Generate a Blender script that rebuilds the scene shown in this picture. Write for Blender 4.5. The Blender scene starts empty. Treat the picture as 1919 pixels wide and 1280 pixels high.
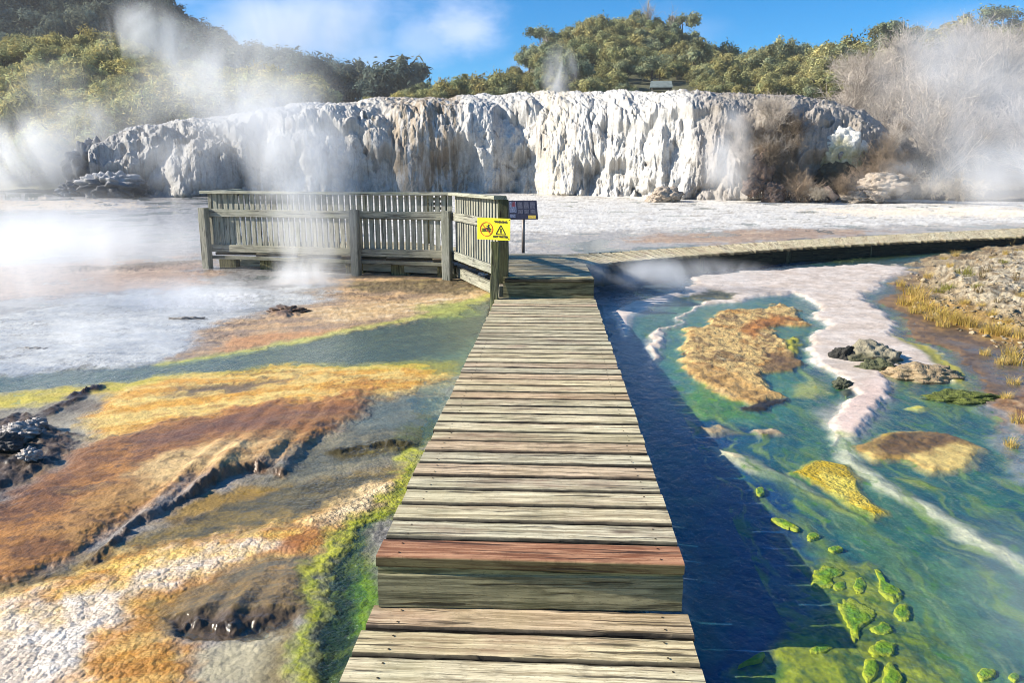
import bpy, math, random
import numpy as np
random.seed(7); R = np.random.default_rng(11)
S = bpy.context.scene; COL = S.collection
rad = math.radians

# ------------------------------------------------------------------ camera maths (pixel of the photograph -> place in metres)
F = 1442.0; H = 1.30; TH = math.atan(309 / F); YAW = rad(2.95)
CT, ST, CY, SY = math.cos(TH), math.sin(TH), math.cos(YAW), math.sin(YAW)
def ray(px, py):
    x, u = (px - 960) / F, -(py - 640) / F
    f_, z = CT + u * ST, -ST + u * CT
    return np.array([x * CY - f_ * SY, x * SY + f_ * CY, z])
def at(px, py, depth):                     # point at a forward distance
    return ray(px, py) * depth + np.array([0, 0, H])
def P(px, py, z):                          # point on a level
    r = ray(px, py); return r * ((z - H) / r[2]) + np.array([0, 0, H])
def level(x, y):                           # water level: the streams run down towards the viewer
    y = np.asarray(y, float)
    return np.where(y < 3, -.35, np.where(y < 11, -.35 + .04 * (y - 3), np.minimum(-.03 + .0177 * (y - 11), .62)))
def G(px, py):
    z = -.3
    for _ in range(40):
        p = P(px, py, z); z = .5 * z + .5 * float(level(p[0], p[1]))
    return p

# ------------------------------------------------------------------ noise
_perm = R.permutation(65536).astype(np.int64)
def _h(ix, iy, seed):
    return _perm[(_perm[(ix + seed * 131) & 65535] + iy) & 65535]
def noise(x, y, seed=0):                   # gradient noise, about -1..1
    x = np.asarray(x, float); y = np.asarray(y, float)
    ix = np.floor(x).astype(np.int64); iy = np.floor(y).astype(np.int64); fx = x - ix; fy = y - iy
    u = fx * fx * fx * (fx * (fx * 6 - 15) + 10); v = fy * fy * fy * (fy * (fy * 6 - 15) + 10)
    def g(dx, dy):
        a = _h(ix + dx, iy + dy, seed) * (2 * math.pi / 65536)
        return np.cos(a) * (fx - dx) + np.sin(a) * (fy - dy)
    a = g(0, 0); b = g(1, 0); c = g(0, 1); d = g(1, 1)
    return 1.5 * ((a + (b - a) * u) * (1 - v) + (c + (d - c) * u) * v)
def fbm(x, y, seed=0, o=4, gain=.5):
    s = 0; amp = 1; t = 0
    for k in range(o):
        s = s + amp * noise(x, y, seed + k * 7); t += amp; amp *= gain; x = x * 2.03 + 3.1; y = y * 2.03 - 1.7
    return s / t
def worley(x, y, seed=0):                  # nearest distance and cell value
    ix = np.floor(x).astype(np.int64); iy = np.floor(y).astype(np.int64)
    best = np.full(np.shape(x), 9.0); val = np.zeros(np.shape(x))
    for dx in (-1, 0, 1):
        for dy in (-1, 0, 1):
            h = _h(ix + dx, iy + dy, seed); h2 = _perm[(h + 977) & 65535]
            d = np.hypot(ix + dx + h / 65536 - x, iy + dy + h2 / 65536 - y)
            m = d < best; best = np.where(m, d, best); val = np.where(m, h2 / 65536, val)
    return best, val
def sstep(a, b, x):
    t = np.clip((x - a) / (b - a), 0, 1); return t * t * (3 - 2 * t)
def lin(c):                                # sRGB 0-255 -> linear
    c = np.asarray(c, float) / 255
    return np.where(c < .04045, c / 12.92, ((c + .055) / 1.055) ** 2.4)

# ------------------------------------------------------------------ objects
def setp(o, label=None, cat=None, group=None, kind=None):
    if label: o['label'] = label
    if cat: o['category'] = cat
    if group: o['group'] = group
    if kind: o['kind'] = kind
    return o
def empty(name, loc, label, cat, group=None, rz=0):
    o = bpy.data.objects.new(name, None); COL.objects.link(o); o.location = loc; o.rotation_euler.z = rz
    o.empty_display_size = .2
    return setp(o, label, cat, group)
def mesh(name, V, Fc, mat, smooth=False, attrs=None):
    V = np.asarray(V, np.float32); me = bpy.data.meshes.new(name)
    if isinstance(Fc, np.ndarray):
        n, k = Fc.shape
        me.vertices.add(len(V)); me.vertices.foreach_set('co', V.ravel())
        me.loops.add(n * k); me.loops.foreach_set('vertex_index', Fc.astype(np.int32).ravel())
        me.polygons.add(n); me.polygons.foreach_set('loop_start', np.arange(0, n * k, k, dtype=np.int32))
        me.update(calc_edges=True)
    else:
        me.from_pydata(V.tolist(), [], Fc)
    for nm, (ty, arr) in (attrs or {}).items():
        a = me.attributes.new(nm, ty, 'POINT')
        arr = np.asarray(arr, np.float32)
        if ty == 'FLOAT_COLOR':
            arr = np.concatenate([arr, np.ones((len(arr), 1), np.float32)], 1); a.data.foreach_set('color', arr.ravel())
        elif ty == 'FLOAT_VECTOR': a.data.foreach_set('vector', arr.ravel())
        else: a.data.foreach_set('value', arr.ravel())
    if smooth: me.polygons.foreach_set('use_smooth', np.ones(len(me.polygons), bool))
    if mat: me.materials.append(mat)
    me.update(); me.validate()
    return me
def obj(name, me, parent=None, loc=(0, 0, 0)):
    o = bpy.data.objects.new(name, me); COL.objects.link(o); o.location = loc
    if parent: o.parent = parent
    return o
def gridfaces(nr, nc):
    i = np.arange(nr * nc).reshape(nr, nc)
    return np.stack([i[:-1, :-1].ravel(), i[:-1, 1:].ravel(), i[1:, 1:].ravel(), i[1:, :-1].ravel()], 1)

# ------------------------------------------------------------------ materials
class NT:
    def __init__(s, name):
        s.m = bpy.data.materials.new(name); s.m.use_nodes = True; s.t = s.m.node_tree; s.t.nodes.clear()
        s.out = s.n('ShaderNodeOutputMaterial')
    def n(s, ty, ins=None, **kw):
        nd = s.t.nodes.new(ty)
        for k, v in kw.items(): setattr(nd, k, v)
        for k, v in (ins or {}).items():
            sk = nd.inputs[k]
            if isinstance(v, bpy.types.NodeSocket): s.t.links.new(v, sk)
            else: sk.default_value = v
        return nd
    def attr(s, nm): return s.n('ShaderNodeAttribute', attribute_name=nm)
    def math(s, op, a, b=0.0, c=0.0, clamp=False): return s.n('ShaderNodeMath', {0: a, 1: b, 2: c}, operation=op, use_clamp=clamp).outputs[0]
    def mixc(s, f, a, b, bt='MIX'):
        nd = s.n('ShaderNodeMix', data_type='RGBA', blend_type=bt)
        for k, v in ((0, f), (6, a), (7, b)):
            if isinstance(v, bpy.types.NodeSocket): s.t.links.new(v, nd.inputs[k])
            else: nd.inputs[k].default_value = v if k == 0 else (*v, 1)[:4]
        return nd.outputs[2]
    def noise(s, vec, scale, detail=4, rough=.55, dist=0.0):
        return s.n('ShaderNodeTexNoise', {'Vector': vec, 'Scale': scale, 'Detail': detail, 'Roughness': rough, 'Distortion': dist}).outputs[0]
    def ramp(s, f, stops):
        nd = s.n('ShaderNodeValToRGB', {0: f}); cr = nd.color_ramp
        while len(cr.elements) < len(stops): cr.elements.new(.5)
        for e, (p, c) in zip(cr.elements, stops): e.position = p; e.color = (*c, 1) if len(c) == 3 else c
        return nd.outputs[0]
    def maprange(s, v, a, b, c, d): return s.n('ShaderNodeMapRange', {0: v, 1: a, 2: b, 3: c, 4: d}).outputs[0]
    def vscale(s, vec, sc): return s.n('ShaderNodeMapping', {'Vector': vec, 'Scale': sc}).outputs[0]
    def surf(s, sh): s.t.links.new(sh, s.out.inputs[0]); return s.m
    def vol(s, sh): s.t.links.new(sh, s.out.inputs[1]); return s.m

def mat_ground():
    t = NT('mineral_ground'); col = t.attr('col').outputs[0]; wet = t.attr('wet').outputs[2]; bmp = t.attr('bmp').outputs[2]
    pos = t.n('ShaderNodeNewGeometry').outputs[0]
    n1 = t.noise(pos, 9, 5, .6); n2 = t.noise(pos, 60, 3, .6)
    k = t.math('MULTIPLY', t.maprange(n1, .3, .7, .78, 1.2), t.maprange(n2, .3, .7, .88, 1.10))
    c = t.n('ShaderNodeVectorMath', {0: col, 3: k}, operation='SCALE').outputs[0]
    vor = t.n('ShaderNodeTexVoronoi', {'Vector': pos, 'Scale': 55.0}).outputs[0]
    vor2 = t.n('ShaderNodeTexVoronoi', {'Vector': pos, 'Scale': 22.0}).outputs[0]
    h = t.math('ADD', t.math('MULTIPLY', vor, -.5), t.math('ADD', t.math('MULTIPLY', vor2, -.8), t.math('MULTIPLY', n2, .9)))
    b = t.n('ShaderNodeBump', {'Strength': bmp, 'Distance': .02, 'Height': h}).outputs[0]
    ro = t.maprange(wet, 0, 1, .80, .14)
    p = t.n('ShaderNodeBsdfPrincipled', {'Base Color': c, 'Roughness': ro, 'Normal': b, 'Specular IOR Level': .5})
    return t.surf(p.outputs[0])
def mat_water():
    t = NT('hot_spring_water'); pos = t.n('ShaderNodeNewGeometry').outputs[0]
    m = t.n('ShaderNodeMapping', {'Vector': pos, 'Scale': (2.0, 1.0, 1.0), 'Rotation': (0, 0, rad(-25))}).outputs[0]
    n = t.math('ADD', t.math('MULTIPLY', t.noise(m, 7, 4, .6, .4), 1.0), t.math('MULTIPLY', t.noise(m, 26, 3, .6, .6), .4))
    b = t.n('ShaderNodeBump', {'Strength': .42, 'Distance': .03, 'Height': n}).outputs[0]
    inc = t.n('ShaderNodeNewGeometry').outputs['Incoming']
    dt = t.math('ABSOLUTE', t.n('ShaderNodeVectorMath', {0: inc, 1: b}, operation='DOT_PRODUCT').outputs[1])
    fr = t.math('MULTIPLY_ADD', t.math('POWER', t.math('SUBTRACT', 1.0, dt, clamp=True), 5.0), .98, .02, clamp=True)   # Schlick
    tr = t.n('ShaderNodeBsdfTransparent', {'Color': (.90, .97, .97, 1)}).outputs[0]
    gl = t.n('ShaderNodeBsdfGlossy', {'Color': (.85, .85, .85, 1), 'Roughness': .06, 'Normal': b}).outputs[0]
    return t.surf(t.n('ShaderNodeMixShader', {0: fr, 1: tr, 2: gl}).outputs[0])
def mat_wood(name, base, dark, stain, rough=.8, staina=.5, green=(0, 0, 0), greena=0.0):
    t = NT(name); wc = t.attr('wc').outputs[1]; tc = t.attr('tc').outputs[0]
    g1 = t.noise(t.vscale(wc, (2.6, 70, 1)), 1, 7, .70, .6)
    g2 = t.noise(t.vscale(wc, (9, 330, 1)), 1, 3, .6)
    big = t.noise(t.vscale(wc, (2.2, 7, 1)), 1, 4, .6)
    crack = t.noise(t.vscale(wc, (2.0, 62, 3)), 1, 4, .5, .5); blot = t.noise(t.vscale(wc, (5.5, 17, 1)), 1, 5, .6, .4); speck = t.noise(t.vscale(wc, (60, 150, 1)), 1, 3, .6)
    wv = t.n('ShaderNodeVectorMath', {0: wc, 1: t.n('ShaderNodeCombineXYZ', {1: t.math('MULTIPLY', t.math('SUBTRACT', blot, .5), .02)}).outputs[0]}, operation='ADD').outputs[0]
    # knots: rings stretched along the board
    vk = t.n('ShaderNodeTexVoronoi', {'Vector': t.vscale(wc, (2.2, 9.5, 1)), 'Scale': 1.0, 'Randomness': 1.0}).outputs[0]
    knot = t.maprange(vk, .05, .17, 1, 0)
    c = t.mixc(t.maprange(g1, .40, .58, 0, 1), dark, base)
    c = t.mixc(t.math('MULTIPLY', t.maprange(big, .5, .68, 0, 1), staina), c, stain)
    c = t.mixc(t.math('MULTIPLY', t.maprange(blot, .54, .66, 0, 1), .55), c, tuple(x * .5 for x in dark))
    c = t.mixc(t.math('MULTIPLY', t.maprange(speck, .58, .70, 0, 1), .45), c, tuple(x * .4 for x in dark))
    c = t.mixc(t.math('MULTIPLY', knot, .8), c, tuple(x * .35 for x in stain))
    if greena: c = t.mixc(t.math('MULTIPLY', t.maprange(t.noise(wc, 3.1, 4), .42, .62, 0, 1), greena), c, green)
    c = t.mixc(t.math('MULTIPLY', t.maprange(crack, .61, .645, 0, 1), .9), c, tuple(x * .22 for x in dark))
    c = t.mixc(1.0, c, t.mixc(t.maprange(g2, .3, .7, 0, 1), (.8, .8, .8), (1.12, 1.12, 1.12)), 'MULTIPLY')
    c = t.mixc(1.0, c, tc, 'MULTIPLY')
    h = t.math('ADD', t.math('MULTIPLY', g1, 1.0), t.math('ADD', t.math('MULTIPLY', g2, .35), t.math('MULTIPLY', t.maprange(crack, .60, .65, 0, 1), -1.3)))
    b = t.n('ShaderNodeBump', {'Strength': .7, 'Distance': .006, 'Height': h}).outputs[0]
    p = t.n('ShaderNodeBsdfPrincipled', {'Base Color': c, 'Roughness': rough, 'Normal': b, 'Specular IOR Level': .3})
    return t.surf(p.outputs[0])
def mat_plain(name, c, rough=.6, bump=0, nscale=30, var=.2, metal=0):
    t = NT(name); pos = t.n('ShaderNodeTexCoord').outputs[3]; n = t.noise(pos, nscale, 4)
    cc = t.mixc(t.maprange(n, .3, .7, 0, 1), tuple(x * (1 - var) for x in c), tuple(min(1, x * (1 + var)) for x in c))
    ins = {'Base Color': cc, 'Roughness': rough, 'Metallic': metal}
    if bump: ins['Normal'] = t.n('ShaderNodeBump', {'Strength': bump, 'Distance': .02, 'Height': n}).outputs[0]
    return t.surf(t.n('ShaderNodeBsdfPrincipled', ins).outputs[0])
def mat_leaf(name, c, c2, trans=.35):
    t = NT(name); rnd = t.n('ShaderNodeObjectInfo').outputs['Random']; a = t.attr('tc').outputs[0]
    cc = t.mixc(rnd, c, c2)
    cc = t.mixc(1.0, cc, a, 'MULTIPLY')
    d = t.n('ShaderNodeBsdfDiffuse', {'Color': cc}).outputs[0]; tr = t.n('ShaderNodeBsdfTranslucent', {'Color': cc}).outputs[0]
    return t.surf(t.n('ShaderNodeMixShader', {0: trans, 1: d, 2: tr}).outputs[0])
def mat_rock(name):                       # colour from the mesh, fine grain from noise
    t = NT(name); col = t.attr('col').outputs[0]; pos = t.n('ShaderNodeNewGeometry').outputs[0]
    n1 = t.noise(pos, 3.2, 6, .65); n2 = t.noise(pos, 14, 4, .6)
    k = t.math('MULTIPLY', t.maprange(n1, .3, .7, .82, 1.12), t.maprange(n2, .3, .7, .85, 1.12))
    c = t.n('ShaderNodeVectorMath', {0: col, 3: k}, operation='SCALE').outputs[0]
    b = t.n('ShaderNodeBump', {'Strength': .9, 'Distance': .08, 'Height': t.math('ADD', n1, t.math('MULTIPLY', n2, .5))}).outputs[0]
    return t.surf(t.n('ShaderNodeBsdfPrincipled', {'Base Color': c, 'Roughness': .85, 'Normal': b}).outputs[0])

# ------------------------------------------------------------------ the ground: painted minerals and relief
def poly_sd(px, py, pts):                 # signed distance, negative inside
    n = len(pts); d = np.full(px.shape, 1e9); ins = np.zeros(px.shape, bool)
    for i in range(n):
        ax, ay = pts[i]; bx, by = pts[(i + 1) % n]; ex, ey = bx - ax, by - ay
        wx, wy = px - ax, py - ay; t = np.clip((wx * ex + wy * ey) / (ex * ex + ey * ey + 1e-12), 0, 1)
        d = np.minimum(d, (wx - ex * t) ** 2 + (wy - ey * t) ** 2)
        c = ((ay <= py) & (by > py)) | ((by <= py) & (ay > py))
        with np.errstate(divide='ignore', invalid='ignore'): xi = ax + (py - ay) / (by - ay) * ex
        ins ^= c & (px < xi)
    d = np.sqrt(d); return np.where(ins, -d, d)
def line_d(px, py, pts):                  # distance to a polyline
    d = np.full(px.shape, 1e9)
    for (ax, ay), (bx, by) in zip(pts[:-1], pts[1:]):
        ex, ey = bx - ax, by - ay; wx, wy = px - ax, py - ay
        t = np.clip((wx * ex + wy * ey) / (ex * ex + ey * ey + 1e-12), 0, 1)
        d = np.minimum(d, (wx - ex * t) ** 2 + (wy - ey * t) ** 2)
    return np.sqrt(d)

# each layer: kind, outline in the photograph, feather (share of distance), warp (share), colours, streak, relief m, roughness m, wet, opacity
LAY = []
def A(pts, cols, feather=.01, warp=.012, streak='L', rel=None, micro=None, wet=None, op=1.0, width=None, ns=None, bmp=None, post=False):
    LAY.append(dict(pts=pts, cols=cols, feather=feather, warp=warp, streak=streak, rel=rel, micro=micro, wet=wet, op=op, width=width, ns=ns, bmp=bmp, post=post))
# far flats -------------------------------------------------
A([(-400, 345), (620, 345), (640, 420), (700, 470), (640, 520), (430, 600), (300, 690), (0, 705), (-400, 730)], [(140, 140, 142), (165, 162, 160), (120, 118, 118), (190, 186, 180)], .03, .05, 'X', .012, .006, .75)
A([(-400, 372), (160, 376), (300, 388), (150, 396), (-400, 396)], [(205, 185, 155), (190, 178, 165)], .03, .05, 'X', .03, .01, .2)
A([(560, 345), (2400, 345), (2400, 430), (1900, 432), (1500, 440), (1200, 448), (960, 470), (700, 480), (620, 420)], [(172, 165, 154), (205, 201, 194), (222, 218, 210), (196, 190, 180), (160, 151, 138)], .03, .05, 'X', .03, .012, .1)
A([(960, 440), (1250, 432), (1600, 425), (1919, 420), (2300, 415), (2300, 470), (1200, 480), (960, 500)], [(190, 182, 170), (170, 165, 158), (205, 190, 170)], .03, .04, 'X', .01, .006, .6)
A([(1180, 446), (1300, 436), (1500, 430), (1660, 432), (1560, 446), (1380, 456), (1220, 458)], [(190, 160, 130), (165, 140, 118), (205, 180, 150)], .02, .03, 'X', .02, .008, .4)
A([(1500, 392), (1919, 392), (2300, 400), (2300, 412), (1600, 405)], [(235, 215, 185), (240, 230, 215)], .03, .04, 'X', .04, .015, .1)
A([(0, 500), (150, 492), (390, 478), (400, 520), (330, 540), (100, 560), (-200, 570), (-200, 510)], [(185, 155, 130), (165, 140, 120), (200, 175, 150)], .02, .03, 'X', .02, .008, .4)
A([(110, 503), (260, 496), (390, 484), (386, 492), (250, 506), (110, 512)], [(110, 95, 80), (140, 120, 100)], .008, .02, 'X', .05, .03, .2)
# pool of milky water on the left
A([(-400, 610), (0, 590), (180, 560), (380, 540), (500, 540), (640, 560), (520, 590), (450, 602), (400, 630), (300, 682), (0, 705), (-400, 735)], [(182, 186, 186), (164, 168, 172), (200, 200, 196), (148, 153, 158)], .015, .03, 'X', .03, .006, .7)
A([(270, 560), (470, 555), (470, 572), (330, 585), (250, 580)], [(225, 225, 225), (190, 190, 190)], .01, .03, 'X', .03, .03, .3)
# tan and orange flat before the railing
A([(360, 640), (430, 600), (520, 585), (640, 560), (560, 525), (700, 515), (930, 520), (935, 550), (860, 585), (700, 612), (480, 656), (300, 684)], [(185, 150, 112), (150, 128, 108), (205, 170, 125), (170, 130, 95)], .012, .02, 'L', .022, .012, .35)
A([(640, 530), (930, 520), (935, 545), (860, 560), (760, 548), (690, 552)], [(130, 110, 78), (110, 95, 70), (165, 145, 95)], .01, .02, 'L', .03, .03, .3)
A([(560, 585), (800, 560), (930, 545), (900, 568), (760, 592), (620, 606)], [(222, 200, 160), (200, 165, 115), (230, 215, 185)], .01, .02, 'L', .03, .018, .2)
A([(440, 632), (600, 622), (760, 602), (600, 634), (400, 660)], [(205, 155, 105), (190, 140, 95)], .008, .015, 'L', .022, .01, .3)
A([(505, 580), (530, 572), (560, 578), (565, 592), (530, 598), (508, 592)], [(95, 75, 62), (130, 108, 90)], .004, .012, 'X', .08, .04, .2)
# dark shallow water and its yellow shore
A([(-400, 742), (0, 706), (300, 684), (560, 642), (780, 598), (930, 560), (915, 640), (870, 700), (700, 695), (550, 692), (400, 702), (200, 720), (-400, 775)], [(116, 124, 98), (98, 106, 86), (132, 138, 104)], .01, .012, 'L', -.035, .004, .9)
A([(935, 548), (860, 580), (700, 611), (560, 641), (430, 664), (300, 685)], [(190, 188, 85), (205, 200, 120)], .006, .008, 'L', .016, .006, .3, 1, .0075)
A([(800, 575), (900, 565), (890, 585), (840, 598), (790, 600)], [(175, 180, 95), (150, 160, 85)], .008, .02, 'L', .01, .01, .4, .8)
A([(690, 700), (860, 650), (905, 640), (870, 720), (830, 790), (780, 850), (720, 850), (690, 800), (760, 740)], [(118, 138, 108), (132, 150, 118), (104, 126, 108)], .02, .02, 'L', -.03, .004, .9)
A([(-400, 800), (0, 742), (150, 722), (330, 700), (520, 688), (700, 676), (850, 672), (840, 712), (560, 735), (330, 745), (150, 760), (0, 770), (-400, 840)], [(205, 185, 75), (190, 175, 60), (215, 190, 100)], .012, .018, 'L', .012, .006, .35)
# golden slope
A([(140, 800), (200, 738), (330, 714), (520, 694), (780, 690), (850, 705), (820, 745), (740, 770), (560, 790), (400, 830), (170, 870)], [(224, 180, 84), (212, 154, 58), (232, 202, 120), (184, 142, 76)], .015, .02, 'L', .03, .01, .3)
A([(0, 780), (120, 745), (210, 740), (160, 790), (140, 850), (60, 900), (-200, 980), (-200, 800)], [(165, 158, 138), (150, 140, 118), (120, 105, 85)], .012, .02, 'X', .012, .01, .5)
A([(330, 735), (480, 715), (560, 712), (450, 735), (330, 752)], [(140, 115, 75), (120, 100, 70)], .008, .02, 'L', .012, .006, .6)
# brown slab
A([(-300, 1180), (-200, 1000), (0, 945), (110, 880), (150, 830), (300, 790), (560, 752), (700, 735), (720, 760), (640, 810), (540, 855), (480, 882), (400, 905), (320, 935), (220, 990), (120, 1060), (0, 1130)], [(156, 106, 52), (118, 82, 46), (186, 130, 62), (100, 74, 50), (196, 152, 84)], .012, .02, 'L', .085, .008, .35)
A([(300, 810), (560, 752), (760, 715), (740, 745), (600, 790), (420, 850)], [(192, 130, 56), (150, 98, 46), (212, 158, 80)], .02, .05, 'L', None, None, .35, .8)
A([(240, 830), (560, 765), (640, 770), (480, 815), (300, 860)], [(105, 75, 62), (125, 90, 68)], .02, .03, 'L', None, None, .5, .8)
A([(300, 880), (420, 845), (540, 825), (530, 855), (470, 880), (390, 900), (310, 925), (250, 950)], [(200, 165, 105), (215, 185, 130), (175, 130, 75)], .012, .02, 'L', .10, .012, .2, .9)
A([(90, 1000), (170, 940), (260, 920), (300, 940), (200, 990), (120, 1040)], [(180, 140, 80), (165, 120, 65)], .015, .02, 'L', .10, .012, .2, .8)
A([(0, 900), (120, 850), (230, 830), (200, 900), (80, 970), (-60, 1010)], [(128, 86, 48), (110, 74, 44)], .02, .03, 'L', None, None, .4, .7)
# dark rubble on the far left
A([(-200, 850), (0, 790), (60, 790), (130, 810), (120, 850), (40, 890), (0, 920), (-200, 990)], [(70, 60, 52), (95, 78, 62), (50, 44, 40), (125, 112, 98)], .008, .02, 'X', .07, .05, .2)
A([(60, 780), (120, 745), (200, 722), (205, 730), (130, 756), (70, 790)], [(55, 45, 38), (80, 64, 48)], .004, .012, 'X', .05, .03, .3)
A([(-30, 830), (40, 808), (85, 812), (60, 830), (0, 850)], [(205, 200, 195), (170, 165, 160)], .005, .015, 'X', .10, .05, .1)
# wet shallows right of the slab
A([(545, 850), (640, 805), (720, 760), (830, 745), (800, 800), (770, 860), (700, 880), (600, 905), (520, 915), (490, 900)], [(112, 106, 80), (95, 94, 76), (135, 126, 95), (120, 118, 100)], .015, .02, 'L', .010, .005, .9)
A([(620, 800), (700, 760), (830, 730), (820, 790), (720, 810)], [(100, 116, 112), (120, 125, 112)], .02, .02, 'L', .007, .004, .9, .8)
A([(600, 848), (780, 828), (790, 845), (640, 862)], [(100, 88, 40), (75, 66, 36), (140, 125, 55)], .006, .012, 'L', .03, .02, .6)
A([(760, 800), (800, 780), (830, 790), (790, 850), (750, 860)], [(105, 110, 35), (70, 80, 30)], .01, .02, 'L', .0, .02, .5, .8)
# pool under the scarp
A([(180, 1040), (260, 1010), (360, 975), (440, 930), (490, 900), (560, 905), (740, 872), (770, 890), (690, 930), (560, 985), (380, 1020), (200, 1060), (60, 1110), (-40, 1130)], [(118, 104, 62), (90, 84, 60), (140, 118, 60), (105, 98, 74)], .010, .015, 'L', .010, .005, .9)
A([(290, 985), (400, 925), (480, 905), (520, 915), (420, 950), (330, 990)], [(165, 130, 48), (140, 112, 45)], .008, .015, 'L', .006, .008, .6, .9)
# white and golden ridge
A([(-300, 1290), (0, 1130), (200, 1050), (400, 1010), (560, 978), (680, 920), (770, 880), (770, 930), (690, 985), (600, 1045), (500, 1060), (420, 1075), (330, 1170), (380, 1290), (100, 1400), (-300, 1500)], [(214, 158, 52), (226, 188, 96), (190, 130, 38), (230, 200, 128)], .014, .025, 'L', .04, .010, .3, bmp=.45)
A([(-300, 1330), (0, 1180), (200, 1105), (330, 1055), (480, 1015), (520, 1020), (400, 1060), (300, 1110), (230, 1180), (180, 1280), (0, 1420), (-300, 1500)], [(224, 210, 194), (208, 190, 168), (232, 222, 208), (205, 170, 120)], .03, .05, 'L', .055, .014, .1, bmp=.6)
A([(580, 985), (690, 915), (750, 905), (700, 960), (620, 1000)], [(228, 210, 180), (215, 185, 130)], .015, .02, 'L', .05, .012, .15, bmp=.7)
A([(480, 1050), (540, 1005), (620, 985), (640, 1005), (560, 1040)], [(175, 110, 40), (150, 90, 38), (195, 140, 70)], .01, .02, 'L', None, None, .3, .9)
A([(180, 1290), (240, 1180), (330, 1110), (400, 1080), (350, 1160), (330, 1210), (390, 1300)], [(188, 128, 38), (170, 108, 30), (205, 155, 75)], .03, .05, 'L', .045, .012, .35, .8, bmp=.5)
# dark olive shelf with a wet scarp
A([(320, 1150), (400, 1085), (480, 1062), (620, 1030), (700, 1000), (640, 1080), (570, 1130), (545, 1180), (470, 1185), (340, 1180)], [(112, 90, 48), (84, 72, 44), (140, 112, 58), (98, 90, 66), (168, 130, 62)], .016, .04, 'L', .04, .008, .75, .9)
A([(330, 1162), (440, 1158), (545, 1152), (540, 1200), (470, 1212), (350, 1205)], [(84, 72, 56), (104, 88, 66), (66, 58, 50)], .006, .01, 'X', .0, .02, 1.0)
A([(375, 1225), (500, 1205), (530, 1220), (500, 1300), (380, 1300)], [(190, 180, 150), (170, 160, 130)], .012, .02, 'L', .02, .008, .3)
A([(500, 1200), (545, 1200), (540, 1300), (480, 1300)], [(130, 115, 75), (150, 135, 95)], .015, .02, 'L', .01, .01, .4)
# green water beside the boardwalk and the lime algae
A([(800, 850), (760, 940), (715, 1000), (705, 1090), (690, 1160), (640, 1400), (560, 1400), (590, 1180), (610, 1090), (680, 990)], [(66, 80, 26), (44, 58, 22), (92, 100, 34), (56, 66, 22)], .012, .015, 'L', -.03, .014, .9, bmp=.6)
A([(785, 850), (745, 925), (690, 985), (630, 1045), (590, 1095), (565, 1150), (560, 1220), (570, 1400)], [(178, 180, 28), (140, 150, 22), (198, 196, 60), (110, 120, 24)], .012, .03, 'L', .022, .007, .75, 1, .0135, bmp=.3)
A([(700, 1060), (706, 1120), (690, 1190), (660, 1185), (665, 1120)], [(120, 150, 14), (90, 125, 12), (145, 165, 24)], .012, .016, 'L', .02, .012, .5)
# right: deep blue water and the streams ------------------------
A([(1090, 470), (2300, 430), (2600, 1400), (1270, 1400), (1280, 1050)], [(34, 90, 84), (26, 74, 82), (60, 106, 82), (34, 92, 76)], .015, .02, 'R', -.10, .008, .6)
A([(1110, 520), (1235, 640), (1370, 800), (1560, 960), (1650, 1200), (1560, 1400), (1270, 1400), (1270, 1050)], [(18, 62, 112), (12, 48, 100), (36, 92, 112)], .10, .05, 'R', -.13, .008, .6)  # beside the boardwalk, bed painted darker blue to soften its shadow edge
A([(1110, 500), (1300, 500), (1500, 480), (1520, 540), (1420, 560), (1260, 590), (1150, 600), (1112, 570)], [(120, 132, 150), (95, 112, 135), (150, 158, 170)], .02, .03, 'X', -.02, .006, .8)
A([(1400, 780), (1560, 830), (1700, 950), (1919, 1120), (2300, 1300), (2300, 1500), (1750, 1400), (1720, 1150), (1600, 980)], [(56, 108, 84), (42, 92, 82), (86, 124, 88), (34, 82, 76)], .04, .03, 'R', -.07, .01, .6)
A([(1250, 560), (1330, 555), (1480, 560), (1530, 600), (1500, 760), (1400, 800), (1300, 760), (1240, 700)], [(68, 118, 108), (86, 132, 100), (56, 106, 106)], .02, .02, 'R', -.06, .01, .6)
A([(1200, 590), (1260, 575), (1250, 605), (1215, 632), (1190, 640), (1185, 600)], [(84, 126, 102), (66, 112, 98)], .01, .01, 'R', -.05, .01, .6)
A([(1270, 740), (1330, 720), (1400, 760), (1420, 780), (1340, 785)], [(70, 115, 32), (95, 140, 28), (48, 92, 52)], .012, .03, 'R', -.02, .015, .6, .9)
# white stream
A([(1290, 520), (1500, 502), (1692, 494), (1702, 515), (1652, 535), (1620, 556), (1642, 580), (1670, 600), (1688, 628), (1740, 652), (1790, 690), (1808, 712), (1792, 722), (1768, 704), (1700, 690), (1655, 700), (1676, 738), (1664, 772), (1620, 804), (1572, 824), (1548, 832), (1543, 798), (1598, 742), (1578, 704), (1530, 684), (1520, 650), (1536, 604), (1526, 572), (1480, 553), (1400, 562), (1320, 575), (1262, 606), (1246, 640), (1240, 668), (1224, 686), (1208, 660), (1216, 634), (1262, 598), (1310, 572)], [(214, 198, 180), (202, 184, 166), (222, 208, 194), (192, 176, 160)], .006, .012, 'R', .06, .002, .4, bmp=.08)
A([(1540, 770), (1600, 740), (1650, 700), (1670, 740), (1660, 772), (1600, 815), (1560, 825)], [(222, 190, 175), (228, 205, 190)], .02, .01, 'R', None, None, .45, .7)
A([(1560, 815), (1600, 862), (1660, 905), (1740, 955), (1840, 1020), (1980, 1090)], [(205, 192, 150), (225, 212, 180), (150, 160, 110)], .010, .012, 'R', -.004, .008, .5, 1, .0135)
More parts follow.
